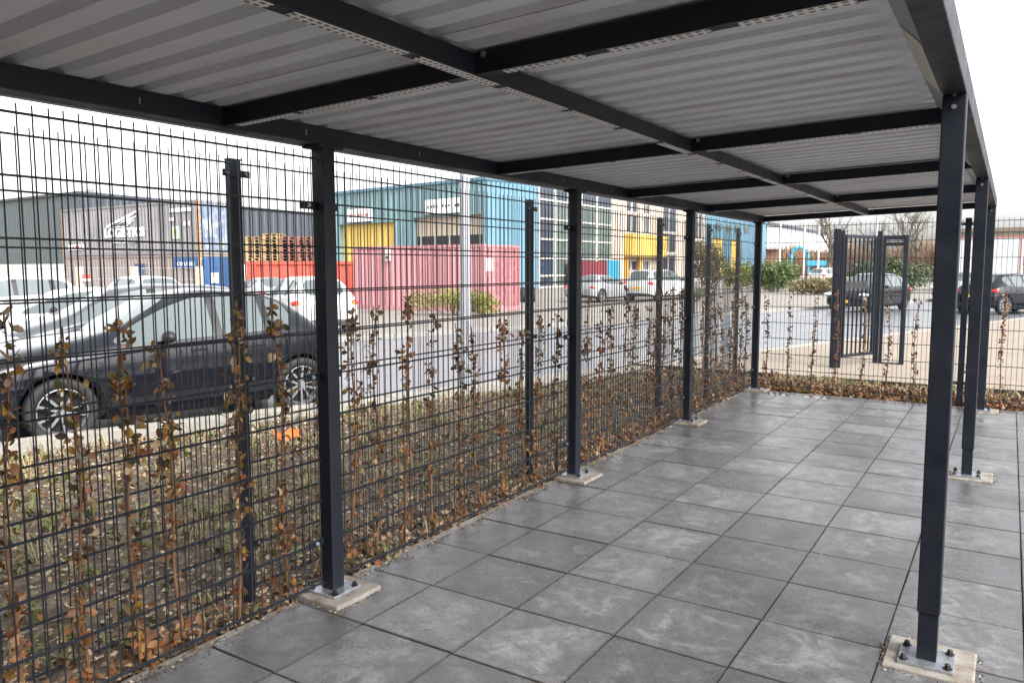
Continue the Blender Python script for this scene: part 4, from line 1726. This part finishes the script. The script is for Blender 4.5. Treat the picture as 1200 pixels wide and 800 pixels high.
# small red and white sign on the fence
o = MB().box(-.2, .2, -.01, .01, -.14, .14).build("fence_sign", REDP, loc=(-30.9, 16.1, 1.15))
o.rotation_euler = (0, 0, rad(22))
tag(o, "small red sign with a white edge hung on the yard fence", "sign")
b = MB(); b.box(-.2, .2, -.014, -.0105, -.14, -.05); b.build("sign_edge", WHITEP, o)

# ------------------------------------------------------------------ buildings


def roof_slab(b, pts, z0, z1):
    n = len(pts)
    b.add([(x, y, z0) for x, y in pts] + [(x, y, z1) for x, y in pts],
          [tuple(range(n))[::-1], tuple(range(n, 2 * n))] + [(i, (i + 1) % n, (i + 1) % n + n, i + n) for i in range(n)])


# dark slate warehouse at the left
dw = thing("dark_warehouse", "dark slate ribbed warehouse with white plinth behind the stacked containers", "warehouse", (-77.3, 41.3, YARDZ))
o = Vector((-77.3, 41.3, 0))
b = MB(o)
ribbed(b, (-120, 42.6), (-77.3, 41.3), 2.1, 9.2, .55, .06, (0, -1))
b.build("front_wall", DARKCL2, dw)
b = MB(o)
ribbed(b, (-77.3, 41.3), (-82.5, 84.0), 2.1, 9.2, .8, .08, (1, 0))
b.build("side_wall", DARKCL, dw)
b = MB(o)
b.add([(-120, 42.5, 0), (-77.25, 41.2, 0), (-77.25, 41.2, 2.12), (-120, 42.5, 2.12), (-82.4, 84, 0), (-82.4, 84, 2.12)], [(0, 1, 2, 3), (1, 4, 5, 2)])
b.build("plinth", PLINTH, dw)
b = MB(o)
roof_slab(b, [(-120, 42.4), (-77.1, 41.1), (-82.3, 84), (-120, 84)], 9.2, 9.45)
b.build("roof", DARKCL, dw)
b = MB(o)
b.box(-79.6, -77.9, 43.2, 44.8, 9.45, 9.9)
b.build("roof_box", GREYCL, dw)
b = MB(o)
b.tube([(-99.0, 41.6, 2.3), (-99.0, 41.6, 8.2), (-101.5, 41.6, 8.4)], .16, 6)
b.build("wall_lamp_bracket", TRIM, dw)

# teal warehouse: two faces
A0, A1, A2 = Vector((-49.0, 47.6, 0)), Vector((-29.76, 45.0, 0)), Vector((-28.5, 50.3, 0))
tw = thing("teal_warehouse", "teal ribbed warehouse with a yellow roller door behind the pink container", "warehouse", (-29.76, 45.0, YARDZ))
o = A1
d1 = (A1 - A0).normalized()
n1 = Vector((d1.y, -d1.x, 0))
L1 = (A1 - A0).length
ZT = 8.05


def ap(s, out=0.0):
    p = A0 + d1 * s + n1 * out
    return (p.x, p.y)


# doors along the front: (s0, s1, ztop)
DOORS = ((2.05, 9.3, 5.4), (11.6, 19.1, 5.6))
segs = [0.0, 2.05, 9.3, 11.6, 19.1, L1]
b = MB(o)
for i in (0, 2, 4):
    if segs[i + 1] - segs[i] > .2:
        ribbed(b, ap(segs[i]), ap(segs[i + 1]), 0, ZT, .62, .08, n1)
for (s0, s1, zt) in DOORS:
    ribbed(b, ap(s0), ap(s1), zt, ZT, .62, .08, n1)
b.build("front_wall", CYAN, tw)
b = MB(o)
ribbed(b, (A1.x, A1.y), (A2.x, A2.y), 0, ZT, .42, .05, (1, -.2))
b.build("side_wall", CYAN2, tw)
b = MB(o)
roof_slab(b, [ap(-.1, .12), ap(L1 + .1, .12), (A2.x + .1, A2.y), (-46, 52)], ZT, ZT + .22)
b.build("roof", CYAN2, tw)
for i, (s0, s1, zt) in enumerate(DOORS):
    b = MB(o)     # reveal: jambs and lintel
    for s in (s0, s1):
        p, q = Vector((*ap(s, .02), 0)), Vector((*ap(s, -.6), 0))
        b.add([(p.x, p.y, 0), (q.x, q.y, 0), (q.x, q.y, zt), (p.x, p.y, zt)], [(0, 1, 2, 3)])
    p, q, r, s = ap(s0, .02), ap(s1, .02), ap(s1, -.6), ap(s0, -.6)
    b.add([(*p, zt), (*q, zt), (*r, zt), (*s, zt)], [(0, 1, 2, 3)])
    b.build("door_reveal", CYAN, tw)
    if i == 0:
        b = MB(o)
        ribbed(b, ap(s0 + .02, -.4), ap(s1 - .02, -.4), 0, zt - .01, .62, .07, n1)
        b.build("yellow_door", YELLOW, tw, label="yellow ribbed door")
    else:
        for (z0, z1, m, nm) in ((4.15, zt - .02, BEIGE, "door_panel"), (2.95, 4.14, TRIM, "door_windows"), (0.0, 2.94, YELLOW, "door_panel")):
            b = MB(o)
            ribbed(b, ap(s0 + .02, -.4), ap(s1 - .02, -.4), z0, z1, 1.2, .03, n1)
            dd = b.build(nm, m, tw)
            if nm == "door_windows":
                for k in range(5):
                    q = MB(o)
                    p = ap(s0 + .5 + k * 1.6, -.36)
                    q.box(p[0] - .05, p[0] + .05, p[1] - .05, p[1] + .05, z0, z1)
                    q.build("mullion", GALVPOST, dd)
for (s, z, wd) in ((5.1, 6.1, 3.2), (15.3, 6.35, 4.2)):
    c = A0 + d1 * s + n1 * .16
    b = MB(o)
    b.obox((c.x, c.y, z), d1, n1, (0, 0, 1), wd / 2, .05, .55)
    sg = b.build("door_sign", WHITEP, tw)
    b = MB(o)
    for k in range(11):
        if k in (4, 8):
            continue
        cc = A0 + d1 * (s - wd / 2 + .35 + k * (wd - .6) / 11) + n1 * .215
        b.obox((cc.x, cc.y, z + .02 * ((k % 3) - 1)), d1, n1, (0, 0, 1), .085, .004, .13 - .03 * (k % 2))
    b.build("sign_print", REDP if s < 10 else DARKP, sg, kind="stuff")
# black tyres on end beside the container doors
for i, (x, y) in enumerate(((-17.05, 29.7), (-16.75, 29.95))):
    b = MB()
    b.lathe([(.20, -.14), (.34, -.16), (.37, -.12), (.37, -.06), (.355, -.05), (.355, -.03), (.37, -.02), (.37, .02), (.355, .03), (.355, .05), (.37, .06), (.37, .12), (.34, .16), (.20, .14), (.20, -.14)], 'y', 24)
    o2 = b.build("truck_tyre", RUBBER, loc=(x, y, YARDZ + .37), smooth=False)
    o2.rotation_euler = (0, 0, rad(-52))
    tag(o2, ["black tyre on its tread beside the pink container doors, the left one of two", "black tyre on its tread beside the pink container doors, the right one of two"][i], "tyre", "tyres beside the pink container")

# long facade to the right, along +Y at x = -28.5: glazed bays, beige wall, blue hall
FXX = -28.5
ob_ = thing("glazed_office", "beige office building with white framed glass bays and a yellow panel", "office building", (FXX, 50.4, YARDZ))
o = Vector((FXX, 50.4, 0))
OH = 9.6


def fbox(b, y0, y1, z0, z1, x0=-.3, x1=0.0):
    b.box(FXX + x0, FXX + x1, y0, y1, z0, z1)


# glass bays
ys_ = [50.45, 53.0, 55.3, 57.6, 60.6, 63.7]
zs_ = [0.1, 1.0, 2.4, 3.9, 5.5, 7.0, OH]
win = None
for i in range(len(ys_) - 1):
    for k in range(len(zs_) - 1):
        b = MB(o)
        fbox(b, ys_[i] + .06, ys_[i + 1] - .06, zs_[k] + .05, zs_[k + 1] - .05, -.12, -.06)
        m = PANE if (i == 0 or (k >= 5)) else PANEG
        b.build("pane", m, ob_)
for y in ys_:
    b = MB(o)
    fbox(b, y - .10, y + .10, 0, OH, -.15, .06)
    b.build("mullion", WHITEF, ob_)
for z in zs_:
    for i in range(len(ys_) - 1):
        b = MB(o)
        fbox(b, ys_[i] + .10, ys_[i + 1] - .10, z - .07, z + .07, -.15, .04)
        b.build("transom", WHITEF, ob_)
b = MB(o)   # coloured containers mirrored / seen inside: low maroon and blue screens
fbox(b, 54.6, 62.0, .1, 2.2, .3, .4)
b.build("maroon_board", MAROON, ob_)
b = MB(o)
fbox(b, 62.0, 64.6, .1, 2.3, .3, .4)
b.build("blue_board", BRIGHTBLUE, ob_)
# beige wall with window openings built as wall pieces round the panes
WY0, WY1 = 63.83, 89.7
cols = [(67.0, 69.9), (71.2, 73.0), (76.3, 80.6), (86.2, 89.2)]
rows_by = {0: [(1.3, 2.35), (4.95, 6.75), (6.95, 8.2)], 1: [(1.3, 2.35), (4.95, 6.75), (6.95, 8.2)],
           2: [(.3, 3.0), (3.2, 5.2), (5.4, 8.3)], 3: [(.3, 2.0), (2.3, 4.7), (4.9, 8.0)]}
b = MB(o)
prev = WY0
for ci, (y0, y1) in enumerate(cols):
    fbox(b, prev, y0, 0, OH, -.4, 0)
    zp = 0
    for (z0, z1) in rows_by[ci]:
        fbox(b, y0, y1, zp, z0, -.4, -.003)
        zp = z1
    fbox(b, y0, y1, zp, OH, -.4, -.003)
    prev = y1
fbox(b, prev, WY1, 0, OH, -.4, 0)
b.build("wall", BEIGE, ob_)
for ci, (y0, y1) in enumerate(cols):
    for (z0, z1) in rows_by[ci]:
        b = MB(o)
        for (a_, c_) in ((y0, y0 + .1), (y1 - .1, y1), ((y0 + y1) / 2 - .09, (y0 + y1) / 2 + .09)):
            fbox(b, a_, c_, z0, z1, -.3, -.10)
        for (a_, c_) in ((z0, z0 + .1), (z1 - .1, z1)):
            fbox(b, y0 + .1, (y0 + y1) / 2 - .09, a_, c_, -.3, -.11)
            fbox(b, (y0 + y1) / 2 + .09, y1 - .1, a_, c_, -.3, -.11)
        wn = b.build("window", WHITEF, ob_)
        b = MB(o)
        fbox(b, y0 + .02, y1 - .02, z0 + .02, z1 - .02, -.27, -.22)
        b.build("pane", PANE, wn)
b = MB(o)
roof_slab(b, [(FXX + .15, 50.4), (FXX + .15, 89.7), (-31, 89.7), (-31, 50.4)], OH, OH + .3)
b.build("roof", GREYCL, ob_)
b = MB(o)    # projecting yellow box with print
ribbed(b, (FXX + .9, 66.4), (FXX + .9, 75.2), 2.7, 4.85, .5, .05, (1, 0))
b.box(FXX + .0, FXX + .84, 66.4, 75.2, 2.7, 4.85)
yb = b.build("yellow_box", YELLOW, ob_)
b = MB(o)
b.box(FXX + .905, FXX + .92, 72.6, 73.2, 3.6, 4.5)
for z in (3.5, 3.75, 4.0):
    b.box(FXX + .905, FXX + .92, 73.4, 74.8, z, z + .09)
b.build("faded_print", WOODY, yb)
b = MB(o)
fbox(b, 66.6, 67.0, 0, 2.7, .0, .3)
fbox(b, 69.6, 70.1, 0, 2.7, .0, .3)
b.build("orange_jamb", YELLOW2, ob_)

# blue hall
bh = thing("blue_hall", "long pale blue ribbed hall with two yellow doors behind the shrubs", "warehouse", (FXX, 89.8, YARDZ))
o = Vector((FXX, 89.8, 0))
dy = [(92.6, 97.0), (100.4, 105.2)]
b = MB(o)
prev = 89.8
for (y0, y1) in dy:
    ribbed(b, (FXX + .02, prev), (FXX + .02, y0), 0, 8.1, .9, .08, (1, 0))
    ribbed(b, (FXX + .02, y0), (FXX + .02, y1), 5.3, 8.1, .9, .08, (1, 0))
    prev = y1
ribbed(b, (FXX + .02, prev), (FXX + .02, 117.5), 0, 8.1, .9, .08, (1, 0))
b.build("wall", CYAN2, bh)
for (y0, y1) in dy:
    b = MB(o)
    ribbed(b, (FXX - .2, y0), (FXX - .2, y1), 0, 5.3, .7, .06, (1, 0))
    b.build("yellow_door", YELLOW, bh)
for yy in (94.0, 98.0, 102.0, 106.0):
    b = MB(o)
    fbox(b, yy, yy + 2.0, 6.3, 7.2, .0, .06)
    b.build("window", PANEG, bh)
b = MB(o)
roof_slab(b, [(FXX + .2, 89.8), (FXX + .2, 117.5), (-36, 117.5), (-36, 89.8)], 8.1, 8.35)
b.build("roof", CYAN2, bh)

# grey shed beyond with red brown lower wall
gs = thing("grey_shed", "grey ribbed shed with a red brown lower wall, far behind the white poles", "warehouse", (FXX, 117.6, YARDZ))
o = Vector((FXX, 117.6, 0))
b = MB(o)
ribbed(b, (FXX + .02, 117.6), (FXX + .02, 185), 4.6, 8.0, 1.5, .15, (1, 0))
b.build("upper_wall", GREYCL, gs)
b = MB(o)
fbox(b, 117.6, 185, 0, 4.58, -.4, -.1)
b.build("lower_wall", BRICKR, gs)
b = MB(o)
roof_slab(b, [(FXX + .3, 117.6), (FXX + .3, 185), (-36, 185), (-36, 117.6)], 8.0, 8.4)
b.build("roof", DARKCL, gs)
b = MB(o)
fbox(b, 117.8, 185, 4.3, 4.6, 0.02, 1.6)
b.build("canopy", WHITEF, gs)

# olive brown block and box body behind the right posts
ol = thing("flat_roofed_block", "olive brown flat roofed building behind the right shelter posts", "building", (14.5, 92, YARDZ))
b = MB()
b.box(-17.5, 24, 0, 14, 0, 5.2)
b.build("wall", OLIVEW, ol)
b = MB()
b.box(-17.8, 24.3, -.3, 14.3, 5.2, 5.6)
b.build("roof", mat("brown_roof_edge", (0.15, 0.115, 0.085), 0.8, 0, .1, 1), ol)
for k in range(9):
    b = MB()
    b.box(-16 + k * 4.2, -14.2 + k * 4.2, -.06, .02, 1.6, 3.4)
    wn = b.build("window", WHITEF, ol)
    b = MB()
    b.box(-15.9 + k * 4.2, -14.3 + k * 4.2, -.09, -.061, 1.7, 3.3)
    b.build("pane", PANE, wn)
tr = thing("box_trailer", "white box trailer with a red frame behind the dark car at the right edge", "trailer", (2.1, 57, YARDZ), rad(-2))
b = MB()
b.box(-2.35, 1.2, 0, 6.5, .95, 3.55)
b.build("box_body", mat("pale_grey_panel", (0.50, 0.51, 0.52), 0.6, 0, .06, 1), tr)
b = MB()
for (x0, x1, z0, z1) in ((-2.40, -2.33, .9, 3.60), (1.18, 1.25, .9, 3.60), (-2.33, 1.18, 3.53, 3.60), (-2.33, 1.18, .9, .97)):
    b.box(x0, x1, -.04, .04, z0, z1)
b.build("red_frame", REDP, tr)
for x in (-2.0, .9):
    for y in (1.2, 2.3, 5.2):
        b = MB()
        b.cyl((x, y, .45), (1, 0, 0), .45, .3, 16)
        b.build("wheel", RUBBER, tr)
b = MB()
b.box(-2.2, 1.05, .3, 6.3, .6, .95)
b.build("chassis", TRIM, tr)

# ------------------------------------------------------------------ white poles, blue arch, far lamp
for i, (x, y, h) in enumerate(((-14.7, 69.45, 6.3), (-13.3, 72.6, 5.9), (-12.6, 75.5, 5.4))):
    b = MB()
    b.tube([(0, 0, 0), (0, 0, h)], [.11, .07], 8)
    b.blob((0, 0, h), .09, .09, .09, 8, 4)
    oo = b.build("flag_pole", WHITEF, loc=(x, y, YARDZ))
    tag(oo, ["bare white pole left of the blue arch", "bare white pole right behind the blue arch", "bare white pole left of the gate post"][i], "pole", "white poles by the shrubs")
b = MB()
n = 14
b.tube([(.78 * math.cos(math.pi * (1 - i / n) * 1.25 - .4), 0, 2.72 + .80 * math.sin(math.pi * (1 - i / n) * 1.25 - .4)) for i in range(n + 1)], .15, 8)
b.box(.62, 2.4, -.4, .4, 1.75, 2.25, .05)
b.box(.8, .95, -.3, .3, 0, 1.75)
b.box(2.1, 2.25, -.3, .3, 0, 1.75)
b.box(-.80, -.64, -.1, .1, 0, 2.6)
oo = b.build("blue_arch", BRIGHTBLUE, loc=(-14.6, 76.8, YARDZ))
oo.rotation_euler = (0, 0, rad(18))
tag(oo, "bright blue curved arch with a blue trough beyond the shrubs", "slide")
b = MB()
b.tube([(0, 0, 0), (0, 0, 10)], [.14, .09], 8)
b.tube([(0, 0, 10), (-1.2, 0, 10.2)], .06, 6)
oo = b.build("far_lamp_mast", GALVPOST, loc=(-9.66, 90.5, YARDZ))
tag(oo, "grey lamp mast far behind the barred gate", "lamp post")

# ------------------------------------------------------------------ trees and shrubs


def bare_tree(lab, x, y, h, seed, spread=.35, trunk=.16, group="bare trees beyond the road", depth=4, low=.3):
    r = random.Random(seed)
    t = thing("bare_tree", lab, "tree", (x, y, YARDZ - .05), 0, group)
    tb = MB()
    top = h * .62
    pts = [Vector((r.gauss(0, .04) * i, r.gauss(0, .04) * i, top * i / 5)) for i in range(6)]
    tb.tube(pts, [trunk * (1 - .11 * i) for i in range(6)], 8)
    tb.build("trunk", BARKF, t, smooth=True)
    cb_ = MB()

    def grow(p, d, l, rad_, lev):
        q = p + d * l * .5 + Vector((r.gauss(0, .05), r.gauss(0, .05), .02)) * l
        e = q + (d + Vector((r.gauss(0, .15), r.gauss(0, .15), .12))).normalized() * l * .5
        cb_.tube([p, q, e], [rad_, rad_ * .8, rad_ * .55], 4, False)
        if lev == 0:
            return
        for k in range(r.randint(2, 4)):
            nd = (d + Vector((r.gauss(0, 1), r.gauss(0, 1), r.gauss(.25, .5))) * .62).normalized()
            f = r.uniform(.35, 1)
            grow(p.lerp(q, f * 2) if f < .5 else q.lerp(e, f * 2 - 1), nd, l * r.uniform(.5, .72), rad_ * .52, lev - 1)
    for k in range(10):
        u = low + (1 - low) * (k + .5) / 10
        p = Vector((0, 0, 0)).lerp(pts[-1], u)
        a = r.uniform(0, 6.28)
        d = Vector((math.cos(a) * spread * 2, math.sin(a) * spread * 2, 1)).normalized()
        grow(p, d, h * r.uniform(.22, .36), trunk * .42, depth - 1)
    cb_.build("crown", BARKF, t)
    return t


bare_tree("bare tree with a forked pollarded trunk above the gate's left post", -15.9, 98.4, 9.5, 3, .35, .34, depth=4)
bare_tree("bare tree with thin branches above the portal of the gate", -7.8, 97.7, 9.0, 5, .3, .2)
bare_tree("bare tree just left of the nearest right shelter post", -7.0, 104.0, 9.2, 8, .3, .22)
bare_tree("bare tree above the box trailer at the right edge", 5.6, 70.0, 6.6, 13, .3, .24, low=.1)
bare_tree("second bare tree at the right edge, thin and upright", 7.4, 66.0, 7.6, 21, .22, .26, low=.1)
bare_tree("far bare tree between the gate and the blue arch", -12.2, 108.0, 8.0, 33, .35, .18)


def shrub(name, lab, x, y, rx, ry, h, m, n=1500, leaf=.07, group=None, seed=1, z=YARDZ, stems=True):
    r = random.Random(seed)
    t = thing(name, lab, "shrub", (x, y, z), 0, group)
    lbm = MB()
    lobes = [(r.uniform(-.6, .6) * rx, r.uniform(-.6, .6) * ry, r.uniform(.35, .72) * h, r.uniform(.35, .6)) for _ in range(7)]
    for i in range(n):
        c = r.choice(lobes)
        d = Vector((r.gauss(0, 1), r.gauss(0, 1), r.gauss(0, 1))).normalized() * (r.random() ** .4)
        p = Vector((c[0] + d.x * rx * c[3], c[1] + d.y * ry * c[3], max(.04, c[2] + d.z * h * .42)))
        s = leaf * r.uniform(.6, 1.4)
        mm = Matrix.Rotation(r.uniform(0, 6.28), 3, 'Z') @ Matrix.Rotation(r.uniform(-1.2, 1.2), 3, 'Y') @ Matrix.Rotation(r.uniform(-1, 1), 3, 'X')
        q = [Vector((-s, 0, 0)), Vector((0, -s * .5, s * .15)), Vector((s, 0, 0)), Vector((0, s * .5, s * .15))]
        lbm.add([p + mm @ v for v in q], [(0, 1, 2), (0, 2, 3)])
    if stems:
        b2 = MB()
        for c in lobes:
            b2.tube([(c[0] * .2, c[1] * .2, 0), (c[0] * .6, c[1] * .6, c[2] * .5), (c[0], c[1], c[2] + h * .2)], [.03, .02, .008], 5, False)
        b2.build("branches", BARKF, t)
    lbm.build("foliage", m, t, kind="stuff")
    return t


shrub("shrub", "yellow green shrub in front of the pink container", -13.7, 19.6, 1.9, .9, .95, LEAFG2, 3600, .05, seed=2)
shrub("shrub", "olive shrub in front of the yellow doors, left of the corner post", -16.9, 57.0, 1.5, 1.5, 3.4, mat("shrub_olive_brown", (.15, .115, .04), .6, 0, .4, 2), 2600, .12, seed=3)
shrub("shrub", "yellow green shrub just left of the farthest left shelter post", -14.4, 56.0, 1.3, 1.3, 2.0, LEAFG2, 1500, .11, seed=4)
shrub("shrub", "green shrub right of the farthest left shelter post", -12.4, 57.0, 2.0, 1.6, 2.05, LEAFG, 2600, .11, seed=5)
shrub("shrub", "large green shrub left of the gate post", -10.2, 50.0, 1.9, 1.4, 2.0, LEAFG, 3600, .10, seed=6)
shrub("shrub", "low brown shrub with bare twigs before the far white car", -6.9, 47.5, 2.0, 1.1, 1.15, TWIGO, 2600, .09, seed=7)
shrub("shrub", "dark green shrub behind the dark hatchback", -2.6, 54.0, 2.3, 1.4, 2.2, LEAFG3, 3000, .11, seed=8)
shrub("shrub", "dark green shrub at the left behind the dark hatchback", -4.9, 56.0, 1.8, 1.4, 2.1, LEAFG3, 2400, .11, seed=9)
shrub("shrub", "small green shrub between the pink container and the road edge", -10.2, 34.5, .8, .8, .7, LEAFG, 500, .06, seed=10)

# reddish brown wood far off: one mass of bare twigs
r = random.Random(77)
lb = MB()
for i in range(16000):
    u = r.random()
    x = -26 + u * 34 + r.gauss(0, .5)
    y = 118 - u * 14 + r.uniform(-4, 4)
    hmax = 5.0 + .5 * math.sin(x * .7) + r.gauss(0, .35)
    z = r.uniform(0, max(.5, hmax - 1.5))
    h = r.uniform(.5, 1.4)
    a = r.uniform(0, 6.28)
    s = Vector((math.cos(a), math.sin(a), 0)) * r.uniform(.02, .07)
    e = Vector((r.gauss(0, .25), r.gauss(0, .25), 1)) * h
    p = Vector((x, y, z))
    lb.cur = 1 if r.random() < .2 else 0
    lb.add([p - s, p + s, p + e], [(0, 1, 2)])
oo = lb.build("woodland", [TWIGB, TWIGO], kind="stuff", label="reddish brown bare wood far behind the gate")

# brown brick building behind the viewpoint, added unseen to darken ribs, posts and beams
bb = thing("unseen_brick_building", "brown brick building with dark windows added unseen behind the viewpoint for shade", "building", (4.0, -5.6, 0))
BRK = mat("brown_brick", (0.13, 0.075, 0.052), 0.9, 0, 0.25, 6, 0.2, 40)
o = Vector((4.0, -5.6, 0))
b = MB(o)
zs = ((0, .95), (.95, 2.3), (2.3, 3.4), (3.4, 4.6), (4.6, 5.4))
wx = [(-3.0, -1.2), (.2, 2.0), (3.4, 5.2), (6.6, 8.4), (9.8, 11.6)]
for (z0, z1) in zs:
    if z0 in (.95, 3.4):
        xp = -5.0
        for (x0, x1) in wx:
            b.box(xp, x0, -6.0, -5.6, z0, z1)
            xp = x1
        b.box(xp, 13.0, -6.0, -5.6, z0, z1)
    else:
        b.box(-5.0, 13.0, -6.0, -5.6, z0, z1)
b.box(-5.0, -4.6, -14, -6.0, 0, 5.4)
b.box(12.6, 13.0, -14, -6.0, 0, 5.4)
b.build("wall", BRK, bb)
for (z0, z1) in ((.95, 2.3), (3.4, 4.6)):
    for (x0, x1) in wx:
        wn = MB(o).box(x0, x1, -5.85, -5.8, z0, z1).build("window", PANE, bb)
        q = MB(o)
        for (xa, xb, za, zb2) in ((x0, x0 + .07, z0, z1), (x1 - .07, x1, z0, z1), (x0 + .07, x1 - .07, z0, z0 + .07), (x0 + .07, x1 - .07, z1 - .07, z1)):
            q.box(xa, xb, -5.8, -5.74, za, zb2)
        q.build("frame", WHITEF, wn)
b = MB(o)
b.box(-5.2, 13.2, -14.2, -5.45, 5.4, 5.65)
b.build("roof", TRIM, bb)
